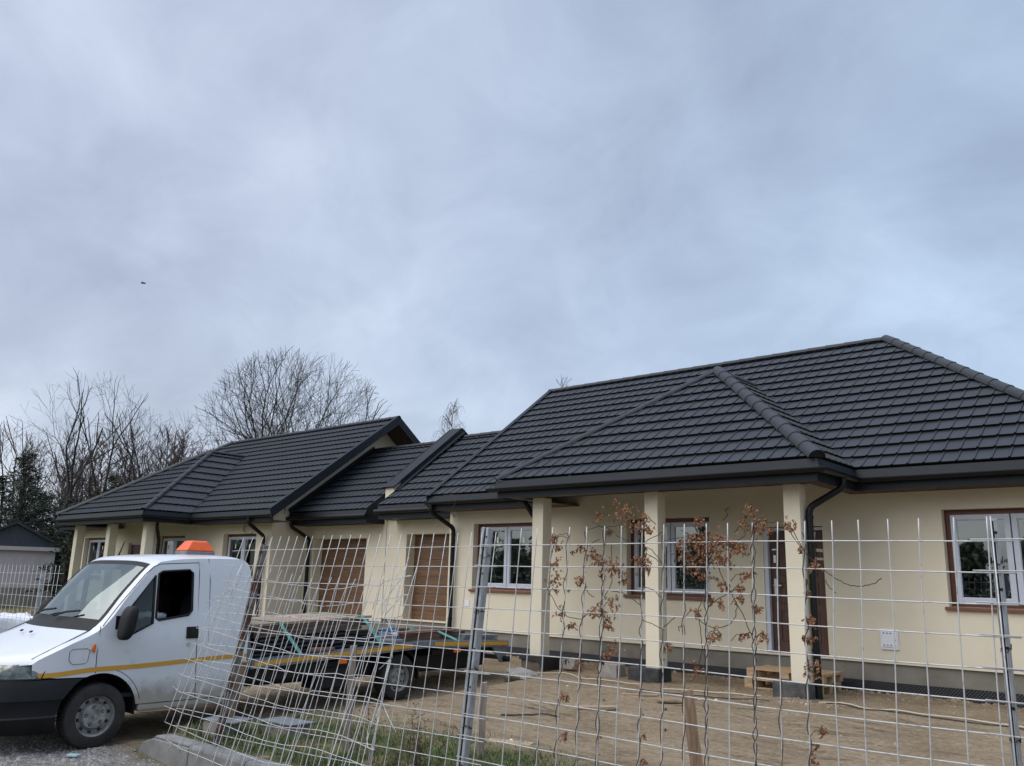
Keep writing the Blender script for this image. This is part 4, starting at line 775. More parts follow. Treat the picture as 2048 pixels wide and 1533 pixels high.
# flatbed
YK = -4.45
def dz(y): return .315 + .0455*(y+7.5) if y < YK else .315+.0455*(YK+7.5) - .028*(y-YK)
bd = MB(); ys_ = [-7.5, -6.5, -5.5, YK, -3.5, -2.55]
for a, b in zip(ys_, ys_[1:]):
    bd.prism([(-9.84,a,dz(a)-.05),(-9.84,b,dz(b)-.05),(-9.84,b,dz(b)),(-9.84,a,dz(a))], (-1.98,0,0))
BD = bd.build('flatbed', M['deck'], T)
rb = MB()
for x in [-9.9-.055*k for k in range(34)]:
    for a, b in zip(ys_, ys_[1:]): rb.beam((x,a,dz(a)+.005),(x,b,dz(b)+.005), .018, .014)
rb.build('deck_rib', M['greysteel'], BD)
for sx in (-9.795, -11.865):
    rl, ye_ = MB(), MB()
    for a, b in zip(ys_, ys_[1:]):
        rl.prism([(sx-.02,a,dz(a)-.09),(sx-.02,b,dz(b)-.09),(sx-.02,b,dz(b)+.012),(sx-.02,a,dz(a)+.012)], (.04,0,0))
    for a, b in ((-7.46,-6.4),(-6.4,-5.1),(-4.92,-4.62),(-4.2,YK+.6),(YK+.6,-2.6)) if True else ():
        pass
    RL = rl.build('side_rail', M['greysteel'], BD)
    o_ = .0225 if sx > -10 else -.0225
    for a, b in ((-7.46,-6.2),(-6.2,-5.15),(-5.15,-4.75),(-4.28,-3.4),(-3.4,-2.58)):
        yk = [a, (a+b)/2, b]
        ye_ = MB()
        for p, r_ in zip(yk, yk[1:]): ye_.prism([(sx+o_-.002,p,dz(p)-.062),(sx+o_-.002,r_,dz(r_)-.062),(sx+o_-.002,r_,dz(r_)-.006),(sx+o_-.002,p,dz(p)-.006)], (.004,0,0))
        ye_.build('reflective_stripe', M['yellow'], RL)
    for yy in (-6.05, -3.78):
        q = MB(); q.box(*sorted((sx-.01, sx+.025)), yy-.07, yy+.07, dz(yy)-.165, dz(yy)-.10); q.build('marker_lamp', M['amber'], RL, bevel=.008)
q = MB(); q.box(-11.45,-10.15,-7.5,-2.75,.0,.21); q.box(-11.3,-10.3,-7.4,-3.0,-.05,.0); q.box(-10.1,-9.95,-7.45,-5.6,.06,.24); q.box(-10.15,-9.92,-4.2,-2.7,.24,.31); q.build('chassis', M['chassis'], T)
q = MB(); q.box(-10.3,-9.93,-6.35,-5.75,-.12,.16); q.build('tool_box', M['chassis'], T, bevel=.02)
for sx in (-9.86,-11.78):
    q = MB(); ax = 1 if sx > -10 else -1
    pts = [(RWY+.40*math.cos(rad(a)), gz(-9.95,RWY)+.32+.40*math.sin(rad(a))) for a in range(-5,135,10)]
    for (ya,za),(yb,zb) in zip(pts, pts[1:]): q.prism([(sx+ax*.01,ya,za),(sx+ax*.01,yb,zb),(sx+ax*.01,yb+(RWY-yb)*.04,zb-.015),(sx+ax*.01,ya+(RWY-ya)*.04,za-.015)], (-ax*.24,0,0))
    q.build('mudguard', M['blackplastic'], T)
q = MB(); q.prism([(-9.84,-2.56,dz(-2.55)-.05),(-9.84,-2.56,.06),(-9.84,-2.70,.06),(-9.84,-2.95,dz(-2.9)-.05)][::-1], (.03,0,0)); q.prism([(-11.84,-2.56,dz(-2.55)-.05),(-11.84,-2.56,.06),(-11.84,-2.70,.06),(-11.84,-2.95,dz(-2.9)-.05)][::-1], (.03,0,0)); q.box(-11.8,-9.86,-2.66,-2.58,.10,.17); q.build('rear_bracket', M['greysteel'], T)
q = MB(); q.tube([(-9.80,-2.62,.12),(-9.68,-2.62,.12)], .045, 12); q.build('tail_lamp', M['blackplastic'], T, smooth=40)
hb = MB()
for x in (-9.95,-11.7): hb.beam((x,-7.55,.82),(x,-7.43,.31), .07,.05, (1,0,0))
hb.beam((-9.9,-7.555,.82),(-11.75,-7.555,.82), .05,.05)
for k in range(7): hb.beam((-10.0,-7.54+.015*k,.74-.065*k),(-11.7,-7.54+.015*k,.74-.065*k), .03,.02)
hb.build('headboard', M['greysteel'], T)

# ---------------------------------------------------------------- load on the flatbed
sl = math.atan(.0455)
def lying(y0, y1, x, h, yaw=0.):
    a, b = V((x, y0, dz(y0)+h)), V((x + (y1-y0)*math.tan(yaw), y1, dz(y1)+h)); return a, b
rr = random.Random(3)
for lv in range(4):
    for k in range(9):
        q = MB(); a, b = lying(-7.38+rr.uniform(-.05,.08), -5.35+rr.uniform(-.5,.25), -9.98-.135*k+rr.uniform(-.01,.01), .045+lv*.058); q.tube([a,b], .027, 10)
        tag(q.build('steel_tube', M['blacktube'], smooth=50), 'black steel tube in the bundle under the timber on the flatbed', 'tube', 'black tubes under the timber stack')
for lv in range(3):
    for k in range(7):
        w_, h_ = .155, .042; ln = rr.uniform(1.7, 2.0)
        q = MB(); a, b = lying(-7.40+rr.uniform(-.03,.1), -7.40+ln, -10.02-.17*k, .285+lv*.047, rr.uniform(-.008,.008)); q.beam(a, b, w_, h_)
        tag(q.build('timber_plank', M['brownwood'], bevel=.004), 'weathered brown plank in the middle layers of the timber stack on the flatbed', 'plank', 'brown planks on the flatbed')
for k in range(6):
    q = MB(); ln = rr.uniform(1.85, 2.05); a, b = lying(-7.42, -7.42+ln, -10.03-.19*k, .425, rr.uniform(-.012,.012)); q.beam(a, b, .15, .035)
    tag(q.build('sawn_board', M['palewood'], bevel=.003), 'pale sawn board on top of the brown timber stack on the flatbed', 'plank', 'pale boards on the flatbed')
def strap(pts, w, lab, yaw=(0,1,0)):
    q = MB(); pts = [V(p) for p in pts]
    for a, b in zip(pts, pts[1:]):
        d = (b-a).normalized(); s_ = V(yaw); s_ = (s_ - d*s_.dot(d)).normalized()*w/2; n_ = d.cross(s_).normalized()*.002
        q.add([a-s_-n_, a+s_-n_, b+s_-n_, b-s_-n_, a-s_+n_, a+s_+n_, b+s_+n_, b-s_+n_], [(0,3,2,1),(4,5,6,7),(0,1,5,4),(1,2,6,5),(2,3,7,6),(3,0,4,7)])
    tag(q.build('ratchet_strap', M['strap']), lab, 'strap', 'teal straps holding the load')
H1 = .45
strap([(-11.1,-7.0,dz(-7.0)+H1),(-9.94,-7.02,dz(-7.0)+H1),(-9.90,-6.98,dz(-7)+.36),(-9.80,-6.74,dz(-6.74)+.02)], .05, 'teal strap over the pale boards nearest the cab')
strap([(-11.1,-5.75,dz(-5.7)+H1),(-9.94,-5.64,dz(-5.64)+H1),(-9.88,-5.56,dz(-5.6)+.34),(-9.80,-5.33,dz(-5.33)+.02)], .06, 'wide teal strap over the far end of the timber stack')
for nm, m_, x, y0, y1, h, w_, t_, yw, lab in (
    ('timber_block','redwood',-10.15,-4.95,-3.95,.075,.22,.13,.05,'reddish brown timber block strapped over the rear wheel'),
    ('timber_block','brownwood',-10.45,-4.55,-3.55,.09,.2,.17,0.,'tall brown timber block behind the reddish block on the flatbed'),
    ('timber_block','brownwood',-10.3,-3.75,-3.35,.07,.3,.13,0.,'short brown timber block next to the grey plates'),
    ('timber_block','brownwood',-10.75,-3.5,-2.75,.06,.24,.12,.03,'low brown timber block by the tail of the flatbed'),
    ('sawn_board','redwood',-9.93,-4.95,-4.05,.165,.12,.02,-.06,'thin pinkish board lying across the reddish block'),
    ('sawn_board','redwood',-10.2,-4.3,-3.5,.155,.16,.02,.03,'thin board on the short brown block, pale edge')):
    q = MB(); a, b = lying(y0, y1, x, h, yw); q.beam(a, b, w_, t_); tag(q.build(nm, M[m_], bevel=.006), lab, 'timber')
for k in range(4):
    q = MB(); a, b = lying(-3.5+.05*k, -2.66+.03*k, -10.1-.03*k, .02+k*.02, .02*k); q.beam(a, b, .34, .014)
    tag(q.build('metal_plate', M['greysteel']), 'flat grey metal plate in the low pile at the tail of the flatbed', 'plate', 'grey plates at the tail')
strap([(-10.05,-4.75,dz(-4.7)+.02),(-10.1,-4.45,dz(-4.4)+.20)], .05, 'short teal strap end in front of the brown blocks')
strap([(-10.0,-4.06,dz(-4)+.16),(-9.86,-3.72,dz(-3.7)+.02)], .05, 'teal strap end slanting down the brown block')
strap([(-9.84,-3.4,dz(-3.4)+.03),(-10.1,-3.02,dz(-3)+.17)], .045, 'teal strap end by the grey metal plates')
q = MB(); q.tube([V((-10.05+.12*math.cos(t*.6), -5.0+.2*math.sin(t*.6), dz(-5)+.06+.008*t)) for t in range(22)], .016, 6); tag(q.build('blue_rope', M['blue'], smooth=0), 'coil of blue rope beside the reddish timber block', 'rope')
q = MB(); q.obox((-9.95,-5.12,dz(-5.1)+.055), .3,.42,.05, Matrix.Rotation(.1,3,'Z')); tag(q.build('metal_sheet', M['deck'], bevel=.01), 'bent bright metal sheet on the deck between timber and block', 'sheet')
q = MB(); q.obox((-9.95,-4.97,dz(-5)+.14), .09,.12,.05, Matrix.Rotation(.4,3,'Z')); tag(q.build('white_canister', M['paper'], bevel=.015), 'small white canister on the blue rope', 'canister')
q = MB(); q.obox((-9.90,-6.42,dz(-6.4)+.045), .12,.22,.055); q.obox((-9.90,-6.22,dz(-6.4)+.045), .1,.15,.045); tag(q.build('strap_ratchet', M['redwood'], bevel=.01), 'small brown wedge block on the deck rail by the tubes', 'wedge')
q = MB(); cl_ = bmesh.new(); bmesh.ops.create_icosphere(cl_, subdivisions=3, radius=1)
for v in cl_.verts: v.co = V((XC+.62+v.co.x*.1, -8.72+v.co.y*.2, .87+v.co.z*.05 + .05*noise.noise(v.co*4)))
q.bm(cl_); cl_.free(); tag(q.build('crumpled_cloth', M['bag'], smooth=0), 'crumpled white cloth inside the truck cab window', 'cloth')
q = MB(); q.tube([(XC-.2,-8.3,.75),(XC-.15,-8.28,1.0),(XC-.17,-8.3,1.2)], [.06,.09,.03], 8); tag(q.build('hanging_jacket', mat('red_jacket',(.25,.02,.025),.9), smooth=0), 'dark red jacket hanging inside the truck cab', 'jacket')

# ---------------------------------------------------------------- mesh fence
WRAD = .0038
def fence_panel(label, cols, rows_, extra=()):
    q = MB()
    for c in cols: q.tube(c, WRAD, 6)
    for r_ in rows_: q.tube(r_, WRAD, 6)
    for e in extra: q.tube(e, WRAD, 6)
    return tag(q.build('mesh_fence_panel', M['wire'], smooth=0), label, 'fence panel', 'wire mesh panels of the site fence')
ZT = 1.667; PITCH = .155; NR = 13
# middle, upright panel
lean = lambda x: .055*smooth(-2.9,-4.3,x) + .028
rf = random.Random(5)
mc = []
for x in MX:
    s_ = lean(x); j = rf.uniform(-.006,.006)
    mc.append([(x+s_*(z-1.667)+j+.004*math.sin(z*5+x*7), -9.0+.006*math.sin(z*4+x*3), z) for z in [1.785,1.7,1.667,1.5,1.2,.9,.6,.3,0,-.25]])
mr_ = []
for k in range(NR):
    z = ZT - PITCH*k; s_ = lambda x: lean(x)*(z-1.667)
    xs_ = [MX[0]-.40-rf.uniform(0,.06)] + MX + [MX[-1]+.12]
    mr_.append([(x + s_(max(x,-4.3)), -8.992+.004*math.sin(x*6+k), z + .006*math.sin(x*2.1+k*.4)) for x in xs_])
fence_panel('upright mesh panel overgrown with dry vine', mc, mr_)
# right panel (mostly outside the frame)
rc = [[(-.985+PITCH*k, -9.012, 1.785), (-.985+PITCH*k, -9.012, -.25)] for k in range(14)]
rw = [[(-1.09,-9.004,ZT-PITCH*k+.004),(.4,-9.004,ZT-PITCH*k),(1.1,-9.004,ZT-PITCH*k)] for k in range(NR)]
fence_panel('mesh panel past the right-hand post, cut by the frame edge', rc, rw)
# left panel, leaning
def LP(x, e, z):
    ty, sx = .55*e/.85, .45*e/.6
    return V((x + sx*(z-1.75), -8.97 - ty*(1.75-z), z))
WRAD = .0032
lc = [[LP(x+.004*math.sin(i*3+z*4), e, z) for z in (1.765,1.4,1.0,.6,.2,-.12,-.30)] for i, (x, e) in enumerate(LX)]
lw = []
for k in range(12):
    z = 1.632 - PITCH*k; row = []
    x0, e0 = LX[0]; row.append(LP(x0-.12-.02*k*(k<6), e0, z-.008))
    for i, (x, e) in enumerate(LX): row.append(LP(x, e, z + .012*i/len(LX)*2.2 - .0) + V((0,.008,0)))
    x1, e1 = LX[-1]; row.append(LP(x1+.08, e1, z+.028))
    lw.append(row)
fence_panel('leaning mesh panel tied to the rusty post', lc, lw)
# crumpled panel
def resample(P, n):
    P = [V(p) for p in P]; d = [0]
    for a, b in zip(P, P[1:]): d.append(d[-1] + (b-a).length)
    out = []
    for k in range(n):
        t = d[-1]*k/(n-1); i = max(j for j in range(len(d)) if d[j] <= t+1e-9); i = min(i, len(P)-2)
        f = (t-d[i])/max(1e-9, d[i+1]-d[i]); out.append(P[i].lerp(P[i+1], min(1,f)))
    return out
def at_x(P, x):
    P = [V(p) for p in P]
    for a, b in zip(P, P[1:]):
        if min(a.x,b.x) - 1e-6 <= x <= max(a.x,b.x) + 1e-6 and abs(b.x-a.x) > 1e-5: return a.lerp(b, (x-a.x)/(b.x-a.x))
    return None
NC = len(CT)
cc = []
for j in range(NC):
    t_ = V(CT[j]); col = [t_]
    for k, r_ in enumerate(CR):
        p_ = at_x(r_, t_.x + .010*math.sin(k*1.3+j*2.1) + .006*k*math.sin(j*5.))
        if p_ is not None and p_.z < col[-1].z - .02: col.append(p_ + V((0,-.006,0)))
    if len(col) > 1: cc.append(col + [col[-1] + V((.004*math.sin(j),-.03,-.07))])
for k_ in range(7):
    x_ = CT[0][0] - .135*(k_+1); col = []
    for k, r_ in enumerate(CR):
        p_ = at_x(r_, x_ + .010*math.sin(k*1.3+k_*2.1))
        if p_ is not None and (not col or p_.z < col[-1].z - .02): col.append(p_ + V((0,-.006,0)))
    if len(col) > 2: cc.append([col[0] + V((.02,.03,.09))] + col)
fence_panel('crumpled mesh panel with torn, curled wire ends', cc, [[V(p) for p in r_] for r_ in CR], CL)
# posts
def post(name, p, q_, w, d_, m, label):
    P, Q = V(p), V(q_); o_ = thing(name, label, 'post', Q, 'posts of the site fence')
    ax = (P-Q).normalized(); X = V((1,0,0)); X = (X - ax*X.dot(ax)).normalized(); Y = ax.cross(X)
    b = MB(); L_ = (P-Q).length
    def wb(x0,x1,y0,y1): b.obox(Q + X*(x0+x1)/2 + Y*(y0+y1)/2 + ax*L_/2, x1-x0, y1-y0, L_, Matrix((X,Y,ax)).transposed())
    wb(-w/2,w/2,d_/2-.006,d_/2); wb(-w/2,-w/2+.006,-d_/2,d_/2-.006); wb(w/2-.006,w/2,-d_/2,d_/2-.006); wb(-w/2+.006,-w*.12,-d_/2,-d_/2+.006); wb(w*.12,w/2-.006,-d_/2,-d_/2+.006)
    b.build('post_channel', m, o_, bevel=.003)
    s = MB(); s.obox(Q+ax*L_/2 + Y*(d_/2-.02), w*.8, .012, L_-.02, Matrix((X,Y,ax)).transposed()); s.build('post_slot', M['postseam'], o_)
    h = MB()
    for k in range(7):
        t = L_ - .07 - k*.28; h.obox(Q + ax*t + X*(w*.32) - Y*(d_/2+.0015), .014,.002,.014, Matrix((X,Y,ax)).transposed())
    h.build('bolt_hole', M['dark'], o_)
    for k in range(4):
        t = L_ - .22 - k*.42; h = MB(); c_ = Q + ax*t; h.tube([c_ + X*(w*.62*math.cos(a_*PI/6)) + Y*(d_*.7*math.sin(a_*PI/6)) + ax*(.012*math.sin(a_*1.7+k)) for a_ in range(13)] + [c_ + X*w*.9 - Y*d_*.8 + ax*.03], .0028, 5, cap=False); h.build('tie_wire', M['vine'], o_, smooth=0)
    return o_
post('fence_post', (-4.50,-8.93,1.80), (-4.73,-8.93,-.40), .072, .06, M['post'], 'tall grey channel post between the upright and the leaning mesh panels')
post('fence_post', (-.985,-8.955,1.775), (-.99,-8.955,-.40), .036, .05, M['post'], 'slim grey post behind the mesh near the right edge')
post('fence_post', (-7.53,-8.93,1.69), (-8.10,-8.93,-.40), .066, .055, M['rust'], 'rusty leaning steel post at the corner of the kerb')

# ---------------------------------------------------------------- wooden stakes
def stake(p, q_, w, m, label):
    P, Q = V(p), V(q_); b = MB(); ax = (P-Q).normalized(); X = V((.75,.66,0)); X = (X - ax*X.dot(ax)).normalized(); Y = ax.cross(X); L_ = (P-Q).length; n = 7
    for k in range(n+1):
        t = L_*k/n; j = .003*math.sin(k*2.3)
        for sx, sy in ((-1,-1),(1,-1),(1,1),(-1,1)): b.v.append(tuple(Q + ax*(t + (.006*sx if k == n else 0)) + X*(sx*w/2+j) + Y*(sy*w*.45-j)))
    for k in range(n):
        for j in range(4): b.f.append((4*k+j, 4*k+(j+1)%4, 4*k+4+(j+1)%4, 4*k+4+j)); b.m.append(0)
    b.f.append((4*n,4*n+1,4*n+2,4*n+3)); b.m.append(0)
    tag(b.build('wooden_stake', m, bevel=.004), label, 'stake', 'wooden stakes behind the fence')
stake((-8.23,-8.60,.50), (-8.52,-8.60,-.42), .075, M['darkwood'], 'brown stake leaning behind the rusty post by the truck cab')
stake((-6.93,-8.20,.73), (-6.95,-8.20,-.45), .062, M['greywood'], 'tall grey stake in the grass in front of the flatbed')
stake((-5.79,-7.50,.44), (-5.81,-7.50,-.45), .060, M['greywood'], 'short grey stake just right of the tall channel post')
stake((-3.52,-7.62,.60), (-3.39,-7.62,-.40), .085, M['warmwood'], 'thick brown stake leaning below the vine')

# ---------------------------------------------------------------- dry vine on the fence
VN = thing('dry_vine', 'dry brown hop vine with withered cones climbing the upright mesh panel', 'vine', (-3.3,-9.0,-.3))
q = MB(); rv = random.Random(11)
def wob(P, n=4, a=.0035):
    out = []
    for p, r_ in zip(P, P[1:]):
        p, r_ = V(p), V(r_)
        for k in range(n): out.append(p.lerp(r_, k/n) + V((rv.uniform(-a,a), rv.uniform(-a,a)*1.5, rv.uniform(-a,a)))*(1 if k else .3))
    out.append(V(P[-1])); return out
for P in VS: q.tube(wob(P), .0026, 5, cap=False)
for ci, top, turns in ((2,.35,6),(3,1.75,13),(4,1.75,13),(5,1.76,12),(7,1.70,14),(8,1.72,12),(9,1.7,12),(10,1.76,14),(12,1.77,15),(14,1.72,13),(13,.9,5),(17,.1,3)):
    x = MX[ci]; s_ = lean(x); ph = rv.uniform(0,6); n = turns*9
    for st_ in range(2 if ci in (5,10,12) else 1):
        pts = []
        for k in range(n+1):
            z = -.30 + (top+.30)*k/n; a = ph + st_*2.6 + 2*PI*turns*k/n*.72 + .6*math.sin(k*.21); rad_ = .009 + .005*math.sin(k*.37+ci)
            pts.append((x + s_*(z-1.667) + rad_*math.cos(a), -9.0 + rad_*math.sin(a), z))
        q.tube(pts, .0029, 5, cap=False)
# tendrils into each cluster
for i, (x, y, z, r_) in enumerate(VC):
    near = min(MX, key=lambda m_: abs(m_-x)); p0 = V((near + lean(near)*(z-1.667), -8.985, z - .04)); p1 = V((x,y,z))
    if (p1-p0).length < .16: q.tube([p0, (p0+p1)/2 + V((0,-.01,.02)), p1], .0022, 4, cap=False)
    for k in range(3):
        d = V((rv.uniform(-1,1), rv.uniform(-.6,.6), rv.uniform(-1,.6)))*r_*1.1; q.tube([p1, p1+d*.5+V((0,0,.006)), p1+d], .0014, 3, cap=False)
q.build('vine_stem', M['vine'], VN, smooth=0)
q = MB()
def bract(c, d, s):
    d = V(d).normalized(); a = d.orthogonal().normalized(); a.rotate(Matrix.Rotation(rv.uniform(0,6.3),3,d)); b = d.cross(a)
    q.add([c, c+d*s*.5+a*s*.38+b*s*.12, c+d*s*1.05, c+d*s*.5-a*s*.38+b*s*.12], [(0,1,2),(0,2,3)])
for x, y, z, r_ in VC:
    r_ *= 1.2; c = V((x, y, z)); ncone = max(6, int(480*r_))
    for k in range(ncone):
        o_ = V((rv.gauss(0,.5), rv.gauss(0,.45), rv.gauss(0,.5)))*r_ + c; ax = V((rv.uniform(-.5,.5), rv.uniform(-.5,.5), -1)).normalized()
        for i in range(6):
            t = i/5; d = ax*.8 + V((rv.uniform(-1,1), rv.uniform(-1,1), rv.uniform(-.4,.4))); bract(o_ + ax*(t*.016), d, rv.uniform(.010,.018))
q.build('hop_cone', M['hop'], VN)
for x, y, z, r_ in VD:
    q = MB(); c = V((x, y-.004, z)); n = 5; R0 = r_*.62; piv = c + V((0,0,r_*.6))
    for i in range(n):
        a0 = -PI/2 + (i-2)*.62; tip = c + V((math.cos(a0)*R0*1.3, rv.uniform(-.4,.4)*R0, math.sin(a0)*R0*1.4 + R0*.3)); l = piv.lerp(tip,.55) + V((R0*.24, rv.uniform(-.3,.3)*R0, 0)); r2 = piv.lerp(tip,.55) + V((-R0*.24, rv.uniform(-.3,.3)*R0, 0))
        q.add([piv, l, tip, r2], [(0,1,2),(0,2,3)])
    q.build('withered_leaf', M['deadleaf'], VN)

# ---------------------------------------------------------------- kerb, slabs, pallets, blocks
kx = [-9.33,-8.27,-7.27,-6.27,-5.27,-4.27,-3.27,-2.27,-1.27,-.27]
for i, (a, b) in enumerate(zip(kx, kx[1:])):
    a += .006; b -= .006; t0 = -.275; q = MB()
    if i == 0:
        q.prism([(a,-9.11,-.62),(b,-9.11,-.62),(b,-9.11,t0-.03),(a+.33,-9.11,t0-.03),(a+.12,-9.11,t0-.09),(a,-9.11,-.50)], (0,.20,0))
        q.prism([(a+.30,-9.095,t0-.03),(b,-9.095,t0-.03),(b,-9.095,t0),(a+.36,-9.095,t0)], (0,.175,0))
    else:
        q.prism([(a,-9.11,-.62),(a,-9.11,t0-.03),(a,-9.095,t0),(a,-8.93,t0),(a,-8.91,t0-.02),(a,-8.91,-.62)][::-1], (b-a,0,0))
    tag(q.build('kerb_stone', M['kerb'], bevel=.012), 'grey kerb stone with a sloped, broken end by the front wheel' if i == 0 else 'grey straight kerb stone under the mesh fence', 'kerb stone', 'kerb stones along the verge')
def slab(c, sx, sy, sz, rz, m, name, label, cat, bv=.01, tilt=0, grp=None):
    q = MB(); q.obox(c, sx, sy, sz, Matrix.Rotation(rz,3,'Z') @ Matrix.Rotation(tilt,3,'X')); return tag(q.build(name, m, bevel=bv), label, cat, grp)
slab((-8.42,-8.68,-.21), .30,.22,.22, .2, M['concrete'], 'concrete_block', 'grey concrete block at the foot of the rusty post', 'block')
slab((-8.36,-8.64,-.088), .46,.28,.014, .25, M['greysteel'], 'metal_sheet', 'flat metal sheet lying on the block at the foot of the rusty post', 'sheet', .002, .03)
slab((-7.95,-8.20,-.21), .42,.30,.2, .1, M['concrete'], 'concrete_block', 'grey block in the grass with a metal lid', 'block')
slab((-7.92,-8.22,-.098), .52,.34,.014, .12, M['greysteel'], 'metal_sheet', 'pale metal lid on the block in the grass', 'sheet', .002, -.02)
slab((-6.12,-6.72,-.245), .5,.18,.035, .35, M['palewood'], 'sawn_board', 'pale board lying on the edge of the grass', 'plank', .004)
slab((-8.35,-1.55,-.02), .40,.24,.24, -.1, M['concrete'], 'concrete_block', 'grey aggregate block lying by the middle pillar', 'block', .012)
slab((-9.35,-1.40,.0), .28,.22,.16, .3, M['concrete'], 'concrete_block', 'grey block lying by the leftmost pillar of the near house', 'block', .012)
slab((-6.55,-4.55,-.13), .55,.12,.03, .9, M['palewood'], 'sawn_board', 'short pale board lying on the sand', 'plank', .004)
slab((-6.75,-3.2,-.105), .5,.07,.025, .8, M['palewood'], 'sawn_board', 'thin pale lath on the sand before the black footing', 'plank', .004)
slab((-6.15,-3.3,-.105), .46,.26,.05, .5, M['sandstone'], 'broken_slab', 'broken sandy slab lying in front of the middle pillar', 'slab', .02)
def rock(c, s, m, name, label, cat, seed):
    bm = bmesh.new(); bmesh.ops.create_icosphere(bm, subdivisions=3, radius=1)
    for v in bm.verts:
        k = 1 + .35*noise.noise(v.co*1.6 + V((seed,0,0))) + .12*noise.noise(v.co*5 + V((seed,3,0))); v.co = V((v.co.x*s[0]*k, v.co.y*s[1]*k, v.co.z*s[2]*k)) + V(c)
    q = MB(); q.bm(bm); bm.free(); return tag(q.build(name, m, smooth=35), label, cat)
rock((-9.35,-2.75,-.10), (.33,.2,.11), M['concrete'], 'concrete_lump', 'pale lump of spilt concrete before the leftmost pillar', 'rubble', 1)
# pallets behind the right pillar of the near house
def pallet(c, label, rz=0.):
    P = thing('pallet', label, 'pallet', c, 'wooden pallets by the front door'); rm = Matrix.Rotation(rz,3,'Z'); c = V(c)
    def bx_(mb, x, y, z, sx, sy, sz): mb.obox(c + rm @ V((x,y,z)), sx, sy, sz, rm)
    q = MB()
    for k in range(5): bx_(q, 0, -.34+.17*k, .133, 1.2, .12, .022)
    q.build('top_board', M['pallet'], P, bevel=.003)
    q = MB()
    for x in (-.53,0,.53): bx_(q, x, 0, .111, .14, .8, .02)
    q.build('cross_board', M['pallet'], P, bevel=.003)
    for x in (-.53,0,.53):
        for y in (-.35,0,.35): q = MB(); bx_(q, x, y, .061, .14, .1, .078); q.build('spacer_block', M['pallet'], P, bevel=.003)
    q = MB()
    for y in (-.35,0,.35): bx_(q, 0, y, .011, 1.2, .1, .02)
    q.build('bottom_board', M['pallet'], P, bevel=.003)
pallet((-5.62,-.66,-.11), 'lower of the two stacked pallets below the front door'); pallet((-5.60,-.62,.036), 'upper of the two stacked pallets below the front door', .02)
# cables on the sand
def ground_line(P, r_, m, name, label, cat):
    q = MB(); out = []
    for a, b in zip(P, P[1:]):
        for k in range(8):
            t = k/8; x, y = a[0]+(b[0]-a[0])*t, a[1]+(b[1]-a[1])*t; y += .03*math.sin(x*4); out.append((x, y, gz(x,y)+r_*1.1+.004))
    q.tube(out, r_, 6); tag(q.build(name, m, smooth=0), label, cat)
ground_line([(-9.9,-2.2),(-9.3,-1.9),(-8.3,-2.15),(-7.2,-2.3)], .010, M['cable'], 'cable', 'pale cable running past the leftmost pillar of the near house', 'cable')
ground_line([(-6.9,-2.35),(-6.0,-2.3),(-5.4,-2.05)], .010, M['cable'], 'cable', 'pale cable between the middle and right pillars', 'cable')
ground_line([(-4.75,-1.85),(-3.6,-1.95),(-2.2,-2.0),(-1.2,-2.1)], .010, M['cable'], 'cable', 'pale cable on the sand below the meter box', 'cable')
ground_line([(-7.1,-2.7),(-6.2,-2.75),(-5.5,-2.4),(-5.2,-2.3)], .007, M['blackcable'], 'cable', 'black cable curving before the right pillar', 'cable')
ground_line([(-4.6,-2.0),(-3.4,-2.15),(-1.8,-2.25)], .008, M['blackcable'], 'cable', 'black cable beside the pale one below the meter box', 'cable')
ground_line([(-7.25,-5.6),(-6.9,-5.3),(-6.6,-5.15)], .009, M['blackcable'], 'cable', 'short black cable end on the sand behind the channel post', 'cable')

# big bag, far fence at the left
b_ = at(22,1262,15.2); bm = bmesh.new(); bmesh.ops.create_cube(bm, size=1); bmesh.ops.subdivide_edges(bm, edges=bm.edges[:], cuts=8, use_grid_fill=True)
for v in bm.verts:
    k = 1 + .10*math.cos(v.co.z*3); t = v.co.z; v.co = V((v.co.x*.95*k, v.co.y*.95*k, v.co.z*.95)) ; v.co += V((.04*noise.noise(v.co*4), .04*noise.noise(v.co*4+V((5,0,0))), (.10*noise.noise(v.co*3+V((0,7,0))) if t > .3 else 0)))
    v.co += V((b_.x, b_.y, .06)); v.co += V((.03*noise.noise(v.co*9), .03*noise.noise(v.co*9+V((2,0,0))), .05*noise.noise(v.co*7)*(t > .3)))
BG = thing('bulk_bag', 'white bulk bag behind the low mesh fence at the left edge', 'bag', (b_.x,b_.y,-.5))
q = MB(); q.bm(bm); bm.free(); q.build('bag_body', M['bag'], BG, smooth=0)
q = MB()
for sx, sy in ((-.42,-.42),(.42,-.42),(.42,.42),(-.42,.42)): q.tube([(b_.x+sx,b_.y+sy,.42),(b_.x+sx*.92,b_.y+sy*.85,.58),(b_.x+sx*.75,b_.y+sy*.9,.48)], .014, 5)
q.build('lifting_loop', M['bag'], BG, smooth=0)
lf = [[(-12.22-PITCH*k-.03*(1 if k == 0 else 0), -9.0, 1.44), (-12.22-PITCH*k, -9.03, -.6)] for k in range(26)]
lr = [[(-12.12,-8.99,1.335-PITCH*k),(-14,-8.99,1.32-PITCH*k),(-16.2,-8.99,1.30-PITCH*k)] for k in range(12)]
WRAD = .0026
fence_panel('low mesh panel beyond the truck nose at the left edge', lf, lr)
post('fence_post', (-12.88,-8.96,1.31), (-12.95,-8.96,-.7), .06, .05, M['post'], 'grey post of the mesh panel left of the truck nose')

